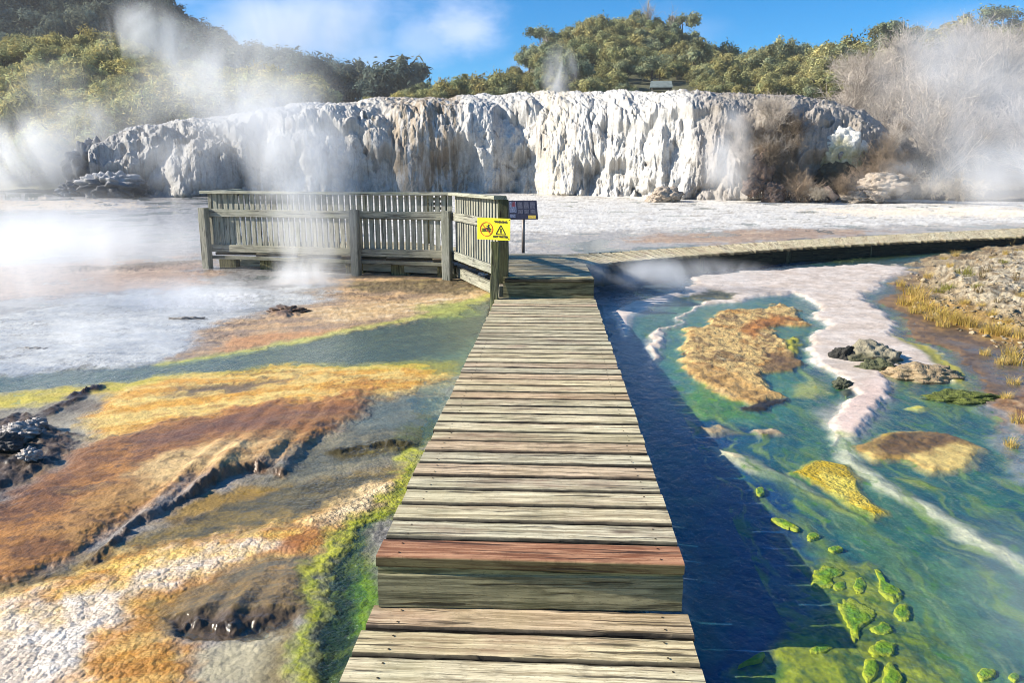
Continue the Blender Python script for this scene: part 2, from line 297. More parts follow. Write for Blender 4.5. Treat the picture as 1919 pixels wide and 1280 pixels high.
A([(1145, 584), (1190, 564), (1270, 548), (1300, 552), (1220, 574), (1182, 592), (1180, 625), (1172, 640)], [(216, 200, 186), (226, 212, 200)], .004, .006, 'R', .022, .001, .45, bmp=.08)
A([(1176, 640), (1200, 690), (1260, 760), (1290, 800)], [(70, 100, 120), (90, 118, 130)], .02, .02, 'R', -.06, None, .6, .6, .02)
A([(1330, 832), (1400, 850), (1475, 885), (1530, 920), (1470, 902), (1395, 878), (1350, 855)], [(222, 208, 172), (200, 186, 150)], .008, .012, 'R', .018, .008, .4)
A([(1450, 890), (1560, 950), (1680, 1020), (1760, 1110), (1830, 1250), (1850, 1400)], [(118, 140, 92), (92, 122, 84)], .02, .02, 'R', -.04, .01, .5, .75, .014)
A([(1400, 860), (1520, 930), (1640, 1010), (1700, 1090), (1740, 1220)], [(84, 116, 72), (60, 100, 76)], .02, .02, 'R', -.05, .01, .5, .6, .012)
A([(1480, 480), (1600, 500), (1690, 495), (1700, 470)], [(60, 80, 40), (85, 90, 35)], .01, .02, 'X', -.01, .02, .5, .9)
# islands
A([(1278, 650), (1292, 612), (1332, 592), (1400, 578), (1470, 570), (1502, 585), (1500, 606), (1450, 618), (1500, 640), (1512, 678), (1480, 702), (1440, 706), (1478, 738), (1440, 762), (1360, 748), (1300, 705)], [(196, 152, 84), (150, 112, 62), (208, 178, 116), (120, 92, 56), (216, 192, 140)], .006, .02, 'R', .07, .03, .25, bmp=.45)
A([(1400, 602), (1450, 590), (1480, 600), (1440, 630), (1410, 640), (1390, 625)], [(180, 116, 46), (160, 100, 44), (95, 70, 40)], .01, .02, 'R', None, None, .3, .85)
A([(1440, 660), (1500, 668), (1512, 690), (1470, 706), (1420, 700)], [(95, 74, 52), (120, 92, 60)], .008, .02, 'R', .04, .03, .4, .85)
A([(1290, 690), (1380, 700), (1470, 740), (1440, 762), (1350, 745)], [(205, 185, 140), (175, 135, 75), (120, 96, 62)], .01, .02, 'R', .05, .03, .3, .8)
A([(1385, 765), (1440, 752), (1480, 742), (1475, 756), (1420, 772)], [(62, 54, 44), (45, 42, 40)], .004, .01, 'X', .02, .02, .5)
A([(1480, 640), (1508, 628), (1512, 660), (1490, 668)], [(165, 160, 55), (130, 130, 50)], .005, .01, 'R', .06, .03, .3)
A([(1496, 720), (1530, 712), (1552, 735), (1530, 745), (1490, 738)], [(180, 172, 85), (160, 160, 70)], .008, .01, 'R', .006, .008, .4)
A([(1505, 690), (1535, 700), (1545, 720), (1520, 715)], [(110, 130, 40), (150, 150, 60)], .008, .01, 'R', .0, .01, .4)
A([(1300, 800), (1345, 795), (1380, 810), (1330, 815)], [(170, 150, 115), (130, 115, 95)], .006, .012, 'R', .012, .02, .3)
A([(1395, 808), (1450, 805), (1465, 818), (1420, 822)], [(120, 100, 80), (185, 165, 135), (75, 62, 50)], .004, .012, 'R', .03, .03, .3)
A([(1478, 880), (1540, 858), (1600, 872), (1622, 900), (1628, 930), (1668, 962), (1645, 972), (1590, 945), (1530, 905)], [(196, 172, 36), (178, 150, 30), (205, 186, 80), (150, 140, 40)], .005, .010, 'R', .012, .008, .4, bmp=.6)
A([(1478, 905), (1560, 935), (1640, 975), (1560, 950)], [(130, 140, 60), (165, 160, 70)], .006, .01, 'R', .0, .008, .4)
A([(1698, 764), (1722, 757), (1746, 762), (1725, 770)], [(200, 190, 90)], .003, .004, 'R', .006, .004, .4)
A([(1590, 838), (1640, 815), (1720, 808), (1790, 822), (1848, 842), (1810, 876), (1760, 890), (1690, 862), (1640, 862)], [(185, 158, 92), (205, 180, 110), (150, 120, 70), (170, 150, 60)], .006, .012, 'R', .03, .014, .3)
A([(1640, 835), (1700, 815), (1780, 815), (1800, 835), (1730, 848), (1660, 856)], [(78, 60, 44), (105, 80, 54), (55, 46, 38)], .006, .015, 'R', .04, .03, .35, .9)
A([(1680, 892), (1740, 900), (1780, 915), (1720, 905)], [(160, 160, 60), (120, 130, 60)], .005, .01, 'R', .0, .01, .4)
A([(1560, 730), (1600, 728), (1590, 745), (1570, 742)], [(88, 92, 70), (60, 66, 52)], .004, .01, 'R', .02, .02, .4)
A([(1260, 562), (1330, 548), (1390, 552), (1330, 566)], [(95, 95, 60), (60, 70, 44), (150, 140, 100)], .006, .015, 'R', .012, .02, .4, .9)
# brown bank on the right
A([(1660, 545), (1700, 510), (1740, 480), (2300, 430), (2600, 900), (1919, 900), (1850, 800), (1830, 745), (1812, 706), (1760, 660), (1700, 630), (1676, 592), (1640, 566)], [(118, 92, 58), (96, 76, 52), (140, 108, 66), (86, 72, 58)], .008, .012, 'R', .02, .016, .55)
A([(1680, 628), (1745, 655), (1800, 695), (1830, 745), (1815, 752), (1780, 705), (1725, 665)], [(175, 165, 70), (150, 145, 60)], .006, .008, 'R', .012, .01, .4)
A([(1800, 640), (1919, 660), (2300, 700), (2300, 780), (1919, 760), (1840, 720)], [(92, 84, 80), (112, 98, 84), (75, 70, 68)], .012, .02, 'R', .006, .01, .9, .9)
A([(1840, 770), (1919, 740), (2300, 760), (2300, 1000), (1919, 900), (1880, 850)], [(120, 130, 140), (150, 152, 150), (90, 96, 100)], .02, .03, 'R', -.004, .01, .9, .85)
A([(1870, 740), (1919, 720), (2100, 720), (2100, 800), (1919, 810), (1880, 780)], [(165, 125, 80), (120, 88, 60), (185, 160, 125)], .01, .02, 'R', .06, .03, .3)
# gravel mound
A([(1700, 500), (1790, 472), (1919, 450), (2400, 430), (2500, 700), (1919, 636), (1850, 612), (1780, 592), (1716, 560)], [(150, 126, 88), (122, 100, 68), (176, 156, 120), (92, 74, 50)], .012, .02, 'R', .085, .04, .0, bmp=.8)
A([(1760, 510), (1919, 480), (2300, 470), (2300, 600), (1919, 600), (1800, 570)], [(176, 156, 120), (132, 110, 76), (204, 190, 162), (92, 74, 50), (180, 162, 128)], .03, .03, 'R', .15, .05, .0, bmp=.8)
A([(1700, 540), (1780, 568), (1919, 618), (1919, 650), (1790, 606), (1705, 575)], [(196, 160, 78), (170, 130, 62), (210, 180, 105)], .015, .02, 'R', None, None, .1, .7)
# bed of the lower right with yellow algae film
A([(1500, 960), (1545, 1000), (1575, 1050), (1600, 1075), (1560, 1085), (1520, 1030)], [(96, 128, 44), (130, 150, 40), (70, 105, 50)], .02, .02, 'R', -.03, .01, .5, .85)
A([(1510, 1050), (1590, 1046), (1640, 1052), (1702, 1095), (1716, 1160), (1704, 1220), (1712, 1400), (1370, 1400), (1400, 1262), (1440, 1222), (1555, 1206), (1582, 1168), (1556, 1112), (1512, 1104)], [(60, 96, 44), (104, 124, 30), (160, 160, 34), (56, 84, 40), (128, 140, 32), (44, 80, 50)], .03, .04, 'R', -.022, .008, .6, .95, post=True)

SCARPS = [([(150, 1062), (180, 1045), (250, 988), (300, 965), (350, 938), (400, 908), (450, 888), (500, 884), (545, 898)], .062, .45, (104, 74, 48)),
          ([(322, 1166), (360, 1172), (420, 1176), (480, 1172), (545, 1165)], .042, .2, (72, 60, 46)),
          ([(600, 852), (660, 846), (720, 838), (790, 834)], .03, .2, (70, 62, 34)),
          ([(100, 760), (140, 745), (200, 726)], .04, .2, (60, 46, 34))]
def build_ground():
    az = np.concatenate([np.arange(-85, -43, 1.4), np.arange(-42.2, 37.2, .072), np.arange(38, 86, 1.4)])
    rr0 = np.concatenate([np.linspace(.5, 1.8, 40), np.geomspace(1.85, 62, 4000)])
    dep = np.arctan((H - level(0, rr0)) / rr0)
    rr = np.concatenate([np.linspace(.5, 1.75, 14), np.interp(-np.arange(rad(41.5), rad(1.15), -rad(.058)), -dep, rr0), np.linspace(46, 62, 10)])
    rr = np.unique(np.round(rr, 4))
    AZ, RR = np.meshgrid(np.radians(az), rr); x = (RR * np.sin(AZ)).ravel(); y = (RR * np.cos(AZ)).ravel()
    dist = np.hypot(x, y)
    # shared noises
    w1x = fbm(x * 1.6, y * 1.6, 1, 4); w1y = fbm(x * 1.6, y * 1.6, 2, 4)
    k = 1 / np.maximum(dist, 1.5)
    w2x = fbm(x * 7, y * 7, 3, 3); w2y = fbm(x * 7, y * 7, 4, 3)
    w3x = fbm(x * 24, y * 24, 8, 3); w3y = fbm(x * 24, y * 24, 9, 3)
    def streaks(ang, a, b, seed):
        c, s = math.cos(rad(ang)), math.sin(rad(ang)); u = x * c + y * s; v = -x * s + y * c
        return .5 + .78 * fbm(u * a + .5 * w1x, v * b + .5 * w1y, seed, 7, .66)
    ST_ = {'L': streaks(24, 1.5, 5, 20), 'X': streaks(4, .8, 3.2, 30), 'R': .5 + .62 * fbm(x * 3.2 + .6 * w1x, y * 3.2 + .6 * w1y, 40, 6, .62)}
    ST2 = .5 + .6 * fbm(x * 11, y * 11, 55, 4, .6)
    N = len(x)
    col = np.tile(lin((150, 145, 138)), (N, 1)); rel = np.full(N, .012); mic = np.full(N, .008); wet = np.full(N, .4); bmp = np.full(N, .35)
    def paint(L):
        pts = [tuple(G(*p)[:2]) for p in L['pts']]; a = np.array(pts)
        mx = 1.5 + .1 * np.abs(a).max()
        sel = np.where((x > a[:, 0].min() - mx) & (x < a[:, 0].max() + mx) & (y > a[:, 1].min() - mx) & (y < a[:, 1].max() + mx))[0]
        if not len(sel): return
        d_ = dist[sel]; W = L['warp'] * d_ * 1.35
        k2, k3 = (.45, .08) if L['streak'] == 'R' and not L['post'] else (.75, .35)
        qx = x[sel] + W * (1.4 * w1x[sel] + k2 * w2x[sel] + k3 * w3x[sel]); qy = y[sel] + W * (1.4 * w1y[sel] + k2 * w2y[sel] + k3 * w3y[sel])
        if L['width']: sd = line_d(qx, qy, pts) - L['width'] * d_ * (1 + .35 * w1x[sel] + .3 * w2y[sel])
        else: sd = poly_sd(qx, qy, pts)
        fe = L['feather'] * d_ * (1.7 if L['streak'] == 'L' else 1.0)
        m = (1 - sstep(-fe, fe, sd)); mh = 1 - sstep(-(2.0 if L['streak'] == 'R' else 2.2) * fe, 1.0 * fe, sd)
        # feathered edges break up into speckle
        m = np.clip(m + (m * (1 - m)) * 2.4 * (ST2[sel] - .5), 0, 1) * L['op']
        st = np.clip(ST_[L['streak']][sel] * .75 + ST2[sel] * .25, 0, .999); cs = np.array([lin(q) for q in L['cols']])
        if len(cs) == 1: cc = np.tile(cs[0], (len(sel), 1))
        else:
            st = np.clip((st - .22) / .56, 0, .999) * (len(cs) - 1); i = st.astype(int); f = (st - i)[:, None]
            cc = cs[i] * (1 - f) + cs[i + 1] * f
        col[sel] = col[sel] * (1 - m[:, None]) + cc * m[:, None]
        for arr, key in ((rel, 'rel'), (mic, 'micro'), (wet, 'wet'), (bmp, 'bmp')):
            v = L[key]
            if key == 'bmp' and v is None: v = .2
            if key == 'rel' and v is not None: v = v * ((.36 if L['streak'] == 'R' else .5) if 0 < v < .12 else ((.17 if L['streak'] == 'R' else .4) if v < 0 else 1))
            if v is not None: q = mh * (1 if key == 'rel' else L['op']); arr[sel] = arr[sel] * (1 - q) + v * q
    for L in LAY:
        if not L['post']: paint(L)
    # scarps: the slab and the shelf break off towards the viewer
    face = np.zeros(N); lift = np.zeros(N)
    for line, hgt, back, blk in SCARPS:
        pts = [tuple(G(*p)[:2]) for p in line]; a = np.array(pts); lo, hi = a.min(0) - 1.2, a.max(0) + 1.2
        sel = np.where((x > lo[0]) & (x < hi[0]) & (y > lo[1]) & (y < hi[1]))[0]
        qx = x[sel] + .05 * w2x[sel] + .03 * w3x[sel]; qy = y[sel] + .05 * w2y[sel] + .03 * w3y[sel]
        d = line_d(qx, qy, pts); ext = [(a[0, 0] - 3, a[0, 1] - 1.5)] + pts + [(a[-1, 0] + 3, a[-1, 1] + .2), (a[-1, 0] + 3, a[-1, 1] + 9), (a[0, 0] - 3, a[0, 1] + 9)]
        sdf = np.where(poly_sd(qx, qy, ext) < 0, d, -d)
        al = np.clip((x[sel] - a[0, 0]) / (a[-1, 0] - a[0, 0]), 0, 1); en = sstep(-.02, .12, (x[sel] - a[0, 0])) * (1 - sstep(-.12, .02, x[sel] - a[-1, 0])) * (.65 + .5 * noise(al * 7, al * 0 + hgt * 50, 91))
        lift[sel] += hgt * sstep(-.035, .012, sdf) * np.exp(-np.clip(sdf, 0, 9) / back) * en
        fm = np.exp(-((sdf + .016) / .034) ** 2) * np.clip(en * 1.4, 0, 1); face[sel] = np.maximum(face[sel], fm)
        kc = np.clip(fm * 1.1, 0, 1)[:, None] * (.75 + .25 * np.clip(ST2[sel] * 2 - .5, 0, 1))[:, None]; col[sel] = col[sel] * (1 - kc) + lin(blk) * kc
        wet[sel] = wet[sel] * (1 - fm) + (.95 if hgt < .055 else .3) * fm; mic[sel] = mic[sel] + .03 * fm
    A0, B0 = G(1400, 830), G(1830, 1200); fa = math.atan2(B0[1] - A0[1], B0[0] - A0[0]); cu, su = math.cos(fa), math.sin(fa)
    u = x * cu + y * su + .25 * w1x; v = -x * su + y * cu + .25 * w1y; pool = (rel < 0) * (x > .9) * sstep(11, 7, y)
    for (a, b, sd_, lo, hi, kc, op) in ((1.6, 9, 151, .52, .70, (124, 142, 52), .7), (3.5, 26, 155, .58, .76, (150, 158, 110), .5), (2.0, 12, 157, .58, .74, (28, 62, 72), .35), (6, 9, 159, .62, .76, (80, 124, 30), .75)):
        k = sstep(lo, hi, .5 + .62 * fbm(u * a, v * b, sd_, 5, .6)) * pool * op; col = col * (1 - k[:, None]) + lin(kc) * k[:, None]
    for L in LAY:
        if L['post']: paint(L)
    wet = np.where((x < -.6) & (y < 9), np.clip(wet + .22, 0, 1), wet)
    # thin dark cracks and stains through the crust on the left and on the banks
    cr = 1 - np.abs(fbm(x * 3.0 + .8 * w2x, y * 5.0 + .8 * w2y, 61, 4)) * 9
    ck = np.clip(cr, 0, 1) * sstep(.5, .62, .5 + .6 * fbm(x * 1.1, y * 1.3, 63, 3)) * .55 * (rel > 0) * (x < -.7)
    col *= (1 - ck)[:, None] * np.array([1, .96, .92]) ** ck[:, None]
    sp = sstep(.62, .80, .5 + .6 * fbm(x * 30, y * 30, 65, 3)) * sstep(.42, .6, .5 + .6 * fbm(x * 2, y * 2.6, 66, 3)); col *= (1 - .28 * sp * (rel > 0))[:, None]
    sp2 = sstep(.60, .85, .5 + .6 * fbm(x * 26 + 9, y * 26, 67, 3)) * sstep(.45, .65, .5 + .6 * fbm(x * 2.4 + 5, y * 3, 68, 3)) * (rel > 0) * .3; col = col + (np.minimum(col * 1.9 + .02, .85) - col) * sp2[:, None]
    # relief: knobbly crust, terraced rims
    d1, v1 = worley(x * 9 + .8 * w1x, y * 9 + .8 * w1y, 5); d2, v2 = worley(x * 24 + w2x, y * 24 + w2y, 6)
    fine = .9 * (ST2 - .5) + .9 * (ST_['L'] - .5) + .8 * (.45 - d1) + .35 * (.45 - d2)
    far = np.clip(dist / 14, 0, 1)
    z = level(x, y) + rel * (1 + .25 * w1x) + mic * .5 * fine * (1 + .8 * far) + lift
    z += .02 * fbm(x * .7, y * .7, 71, 3) * np.clip(dist / 10, .1, 2) * sstep(-.02, .02, rel) * (1 - (x > .45) * sstep(12, 10, y))
    # the ground under the boards keeps clear of them
    under = (np.abs(x + .06) < .62) & (y < 8.6); z = np.where(under & (y < 2.6), np.minimum(z, -.34), z); z = np.where(under, np.minimum(z, -.16), z)
    z = np.where(y > 37, np.minimum(z, .5), z)
    V = np.stack([x, y, z], 1)
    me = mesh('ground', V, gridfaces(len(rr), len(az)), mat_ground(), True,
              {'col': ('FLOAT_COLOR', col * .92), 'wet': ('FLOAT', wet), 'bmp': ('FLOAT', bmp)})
    o = obj('ground', me); setp(o, 'orange, white and brown mineral crust of the hot spring flat', 'ground', kind='structure')
    # water sheet, a little coarser
    sel_r = rr[::3]; sel_a = az[::4]
    A2, R2 = np.meshgrid(np.radians(sel_a), sel_r); X = (R2 * np.sin(A2)).ravel(); Y = (R2 * np.cos(A2)).ravel()
    V = np.stack([X, Y, level(X, Y) + .002], 1)
    o = obj('water', mesh('water', V, gridfaces(len(sel_r), len(sel_a)), mat_water(), True)); setp(o, 'clear hot spring water streaming over the coloured crust', 'water', kind='structure')
build_ground()

# ------------------------------------------------------------------ timber
class Wood:
    def __init__(s): s.V = []; s.F = []; s.W = []; s.T = []; s.n = 0
    def plank(s, p0, p1, w, th, up=(0, 0, 1), seg=10, jit=.0015, tint=(1, 1, 1), ch=.006, cup=0, edge=1.0, face=None):
        """p0-p1 is the middle of the upper face; w across, th down"""
        p0 = np.array(p0, float); p1 = np.array(p1, float); d = p1 - p0; Lg = np.linalg.norm(d); d /= Lg
        up = np.array(up, float); up -= d * up.dot(d); up /= np.linalg.norm(up); sd = np.cross(d, up)
        h = w / 2; ch = min(ch, th * .3, w * .3)
        prof = [(-h + ch, 0), (-h + ch + .006, 0), (h - ch - .006, 0), (h - ch, 0), (h, -ch), (h, -th + ch), (h - ch, -th), (-h + ch, -th), (-h, -th + ch), (-h, -ch)]
        o = random.random() * 40; o2 = random.random() * 40; k = len(prof); b = s.n
        ph = random.random() * 9
        for i in range(seg + 1):
            t = i / seg; c = p0 + d * Lg * t
            for j, (a, q) in enumerate(prof):
                e = jit * (math.sin(ph + t * 23 + j) + math.sin(ph * 3 + t * 61 + j * 2)) if a else 0
                r = cup * (abs(a) < h - ch - .003) if q == 0 else 0
                v = c + sd * (a + (e if abs(a) > h * .6 else 0)) + up * (q + r + (jit * .5 * math.sin(ph + t * 37 + j) if q > -th * .5 else 0))
                s.V.append(v); s.W.append((t * Lg + o, a + o2 + q * .8, o)); s.T.append(face if face and q < 0 else tuple(c * (edge if q < 0 else (min(1, edge * 4) if j in (0, 3) else 1)) for c in tint))
        for i in range(seg):
            for j in range(k):
                s.F.append((b + i * k + j, b + i * k + (j + 1) % k, b + (i + 1) * k + (j + 1) % k, b + (i + 1) * k + j))
        s.F.append(tuple(b + j for j in reversed(range(k)))); s.F.append(tuple(b + seg * k + j for j in range(k)))
        s.n += k * (seg + 1)
    def nail(s, x, y, z):
        b = s.n
        for k in range(7): s.V.append(np.array([x + .0045 * math.cos(k * .8976), y + .0045 * math.sin(k * .8976), z])); s.W.append((x, y, 0)); s.T.append((.10, .085, .07))
        s.F.append(tuple(range(b, b + 7))); s.n += 7
    def build(s, name, mat, parent, origin=(0, 0, 0)):
        V = np.array(s.V) - np.array(origin)
        # outward faces
        me = mesh(name, V, s.F, mat, False, {'wc': ('FLOAT_VECTOR', np.array(s.W)), 'tc': ('FLOAT_COLOR', np.array(s.T))})
        return obj(name, me, parent)
M_deck = mat_wood('weathered_deck_wood', lin((236, 222, 184)), lin((160, 144, 112)), lin((146, 112, 94)), .75, .55, lin((150, 152, 110)), .22)
M_red = mat_wood('reddish_deck_wood', lin((200, 150, 114)), lin((132, 82, 54)), lin((104, 58, 40)), .7, .75)
M_dark = mat_wood('mossy_riser_wood', lin((164, 156, 120)), lin((96, 92, 68)), lin((80, 76, 52)), .85, .6, lin((104, 106, 70)), .35)
M_fence = mat_wood('grey_green_fence_wood', lin((164, 162, 148)), lin((124, 123, 112)), lin((106, 101, 92)), .8, .4, lin((138, 142, 118)), .25)
M_post = mat_wood('old_post_wood', lin((128, 128, 104)), lin((76, 74, 60)), lin((54, 52, 44)), .85, .7, lin((140, 146, 90)), .35)
def vt(a=.12, warm=.03):
    g = 1 + random.uniform(-a, a); w = random.uniform(-warm, warm); return (g * (1 + w), g, g * (1 - w * 1.6))

def deck_x(x0, x1, y0, y1, z, parent, origin, w=.138, gap=.014, front=None, name='deck'):
    wd = Wood(); y = y0; n = 0; first = None
    while y + w * .6 < y1:
        ww = w + random.uniform(-.003, .003); tl = random.uniform(-.003, .003); e0 = random.uniform(-.007, .006); e1 = random.uniform(-.006, .008)
        dz = random.uniform(-.0015, .001)
        args = ((x0 + e0, y + ww / 2 - tl, z + dz), (x1 + e1, y + ww / 2 + tl, z + dz + random.uniform(-.002, .002)), ww, .042)
        if n == 0 and front is not None:
            front.plank(*args, seg=26, jit=.0002, tint=vt(.05), ch=.006, face=(.26, .42, .34))
        else:
            t = vt(.13, .04)
            if random.random() < .12: t = (t[0] * .92, t[1] * .80, t[2] * .78)
            wd.plank(*args, seg=26, jit=.0016, tint=t, ch=.0075, cup=random.uniform(-.001, .0015), edge=.05)
        if y < 6:
            for nx in (-.52 + random.uniform(-.01, .01), .39 + random.uniform(-.01, .01)):
                for ny in (.03, .105): (front if n == 0 and front is not None else wd).nail(nx, y + ny + random.uniform(-.004, .004), z + .0018)
        y += ww + gap + random.uniform(-.003, .004); n += 1
    return wd.build(name, M_deck, parent, origin)
def joists(xs, y0, y1, ztop, parent, origin, depth=.14, posts=True):
    j = Wood(); p = Wood()
    for x in xs:
        j.plank((x, y0, ztop), (x, y1, ztop), .05, depth, seg=4, tint=(.7, .7, .65))
    j.build('joists', M_dark, parent, origin)
    if posts:
        yy = y0 + .3
        while yy < y1:
            for x in (xs[0] + .06, xs[-1] - .06): p = Wood(); p.plank((x, yy, ztop - .02), (x, yy, -.8), .10, .10, up=(0, 1, 0), seg=4, tint=(.7, .7, .65)); p.build('pile', M_dark, parent, origin)
            yy += 1.6

o0 = (-.065, 2.45, 0)
bw = empty('boardwalk', o0, 'straight walkway of pale weathered boards with a reddish front board, over the water', 'boardwalk')
fr = Wood(); deck_x(-.605, .472, 2.445, 8.42, 0, bw, o0, front=fr); fr.build('nosing_board', M_red, bw, o0)
rz = Wood(); rz.plank((-.598, 2.452, -.055), (.468, 2.482, -.055), .040, .018, up=(0, -1, 0), seg=24, tint=(.95, .98, .85)); rz.plank((-.600, 2.447, -.1345), (.470, 2.475, -.1345), .134, .03, up=(0, -1, 0), seg=24, jit=.001)
rz.build('riser', M_dark, bw, o0)
joists((-.52, -.065, .39), 2.51, 8.38, -.046, bw, o0)
o1 = (-.06, 1.2, -.20)
lw = empty('boardwalk', o1, 'lower landing of wooden boards at the foot of the green riser', 'boardwalk')
deck_x(-.625, .485, -.70, 2.52, -.20, lw, o1); joists((-.53, -.06, .40), -.55, 2.43, -.246, lw, o1, .09, False)

# platform behind, with the branch to the right
o2 = (-.03, 8.9, .22)
pf = empty('boardwalk', o2, 'raised platform of boards behind the second step, beside the slatted railing', 'boardwalk')
fr = Wood()
rz2 = Wood(); rz2.plank((-.525, 8.345, .205), (.462, 8.365, .205), .04, .035, up=(0, -1, 0), seg=16, tint=(.9, .9, .8)); rz2.plank((-.525, 8.338, .085), (.462, 8.358, .085), .185, .035, up=(0, -1, 0), seg=16, tint=(.8, .8, .75))
# vertical boards: rotate by giving width in z (up is -Y)
rz2.build('riser', M_dark, pf, o2)
def edge_x(y):   # right edge of the platform
    return .455 - .02 * (y - 8.3)
wd = Wood(); y = 8.32
FA = P(395, 474, .20); FB = P(850, 488, .20); FC = np.array([-.56, 8.42, .20])
def left_x(y):
    if y < FB[1]: t = (y - FC[1]) / (FB[1] - FC[1]); return FC[0] + (FB[0] - FC[0]) * max(t, 0) + .05
    t = (y - FB[1]) / (FA[1] - FB[1]); return FB[0] + (FA[0] - FB[0]) * min(t, 1) + .05
while y < 12.9:
    ww = .14; x0 = left_x(y + .07) if y < FA[1] else FA[0] + .1; x1 = edge_x(y) if y < 9.95 else (.45 + (y - 9.95) * .05 if y < 10.9 else -.55 - (y - 10.9) * .9)
    if x1 - x0 > .2: wd.plank((x0, y + .07, .22 + random.uniform(-.003, .002)), (x1, y + .07, .22), ww, .042, seg=12, tint=tuple(q * .9 for q in vt(.15)), ch=.009, edge=.14)
    y += ww + .011
wd.build('deck', M_deck, pf, o2)
jj = Wood()
jj.plank((FA[0], FA[1] - .03, .17), (FB[0], FB[1] - .03, .17), .05, .05, seg=8, tint=(.6, .6, .55))
jj.plank((FA[0] + .4, FA[1] + .12, .10), (FB[0], FB[1] + .12, .10), .05, .10, seg=8, tint=(1, 1, .95))
jj.plank((FB[0] + .05, FB[1] + .1, .10), (FC[0], FC[1] + .12, .10), .05, .13, seg=8, tint=(1, 1, .95))
jj.build('fascia', M_fence, pf, o2)
for t in np.linspace(.06, .97, 6):
    pp = Wood(); q = FA + (FB - FA) * t; pp.plank((q[0], q[1] + .3, .1), (q[0], q[1] + .3, -.5), .25, .2, up=(0, 1, 0), seg=3, tint=(.8, .8, .7)); pp.build('pile', M_dark, pf, o2)

# right branch
fe = [P(px, py, .22) for px, py in ((1098, 496), (1180, 489), (1350, 474), (1500, 463), (1700, 452), (1919, 442), (2150, 431), (2400, 420))]
be = [P(px, py, .22) for px, py in ((1030, 478), (1180, 470), (1350, 459), (1500, 449), (1700, 438), (1919, 427), (2150, 417), (2400, 408))]
o3 = tuple(fe[3])
rb = empty('boardwalk', o3, 'long branch walkway with a dark shaded side, running off to the right', 'boardwalk')
def resample(pts, n):
    pts = np.array(pts); s = np.concatenate([[0], np.cumsum(np.linalg.norm(np.diff(pts, axis=0), axis=1))]); t = np.linspace(0, s[-1], n)
    return np.stack([np.interp(t, s, pts[:, k]) for k in range(3)], 1), s[-1]
nb = int(resample(fe, 10)[1] / .152)
f2, Lf = resample(fe, nb); b2, Lb = resample(be, nb)
f2[:, 0] += 0; wd = Wood()
for a, b in zip(f2, b2):
    d = (b - a) / np.linalg.norm(b - a); e = random.uniform(-.02, .02)
    wd.plank(a + d * e, b, .141, .042, seg=4, tint=vt(.12), ch=.008, edge=.14)
wd.build('deck', M_deck, rb, o3)
jj = Wood()
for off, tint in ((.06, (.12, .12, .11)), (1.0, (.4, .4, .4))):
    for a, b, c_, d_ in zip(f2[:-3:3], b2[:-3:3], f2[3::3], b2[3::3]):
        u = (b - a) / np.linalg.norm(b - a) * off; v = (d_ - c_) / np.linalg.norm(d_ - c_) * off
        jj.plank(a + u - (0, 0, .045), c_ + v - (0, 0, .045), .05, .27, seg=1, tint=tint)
jj.build('joists', M_dark, rb, o3)
for a, b in zip(f2[2::12], b2[2::12]):
    for t in (.12, .85):
        pp = Wood(); q = a + (b - a) * t; pp.plank(q - (0, 0, .05), q - (0, 0, .7), .12, .12, up=(0, 1, 0), seg=2, tint=(.4, .4, .4)); pp.build('pile', M_dark, rb, o3)

# ------------------------------------------------------------------ slatted railing
def railing(name, A_, B_, label, posts, end=None, grp=None, ptint=1.0, spacing=.088, pick=True, halfpost=True):
    A_ = np.array(A_, float); B_ = np.array(B_, float); A_[2] = B_[2] = 0; d = B_ - A_; L = np.linalg.norm(d); d /= L; nrm = np.array([d[1], -d[0], 0])   # towards the viewer
    org = tuple((A_ + B_) / 2); t = empty(name, org, label, 'railing', grp)
    U = np.array([0, 0, 1.])
    for s in posts:
        w = Wood(); p = A_ + d * s + nrm * .085
        zb = float(level(p[0], p[1])) - .12
        w.plank(p + U * .86 + nrm * .055, p + U * zb + nrm * .055, .115, .11, up=nrm, seg=6, tint=vt(.08), ch=.006)
        w.build('post', M_fence, t, org)
    for nm, z, hh in (('middle_rail', .84, .105), ('bottom_rail', .33, .105)):
        w = Wood(); w.plank(A_ + U * (z - hh / 2) + nrm * .03, B_ + U * (z - hh / 2) + nrm * .03, hh, .04, up=nrm, seg=14, tint=vt(.05)); w.build(nm, M_fence, t, org)
    w = Wood(); w.plank(A_ - d * .05 + U * 1.10 + nrm * .01, B_ + d * .03 + U * 1.10 + nrm * .01, .145, .04, seg=14, tint=(1.08, 1.1, 1.05)); w.build('handrail', M_fence, t, org)
    n = int(L / spacing)
    for i in range(n):
        s = (i + .5) * L / n; p = A_ + d * s - nrm * .012
        w = Wood(); w.plank(p + U * 1.055, p + U * (.27 + random.uniform(-.006, .006)), .062 + random.uniform(-.003, .003), .02, up=nrm, seg=3, tint=vt(.16), ch=.003)
        w.build('picket', M_fence, t, org)
    return t
Lab = np.linalg.norm((FB - FA)[:2])
r1 = railing('railing', FA, FB, 'long straight railing of grey green pickets on stub posts, facing the viewer', [.0, Lab * .633, Lab * .985])
r2 = railing('railing', FB + np.array([.02, -.03, 0]), FC, 'short railing of pickets turning back towards the walkway, behind the yellow sign', [], spacing=.108)
w = Wood(); w.plank(FC + (0.03, -.02, .86), FC + (0.03, -.02, -.05), .11, .11, up=(0, -1, 0), seg=6, tint=(.45, .47, .42)); w.build('post', M_post, r2, tuple(r2.location))
w = Wood(); w.plank(FC + (-.045, -.17, .42), FC + (-.065, -.22, -.5), .085, .09, up=(0, -1, 0), seg=8, tint=(.9, .9, .8), jit=.004); w.build('stub_post', M_post, r2, tuple(r2.location))
SB = at(450, 400, 12.9)
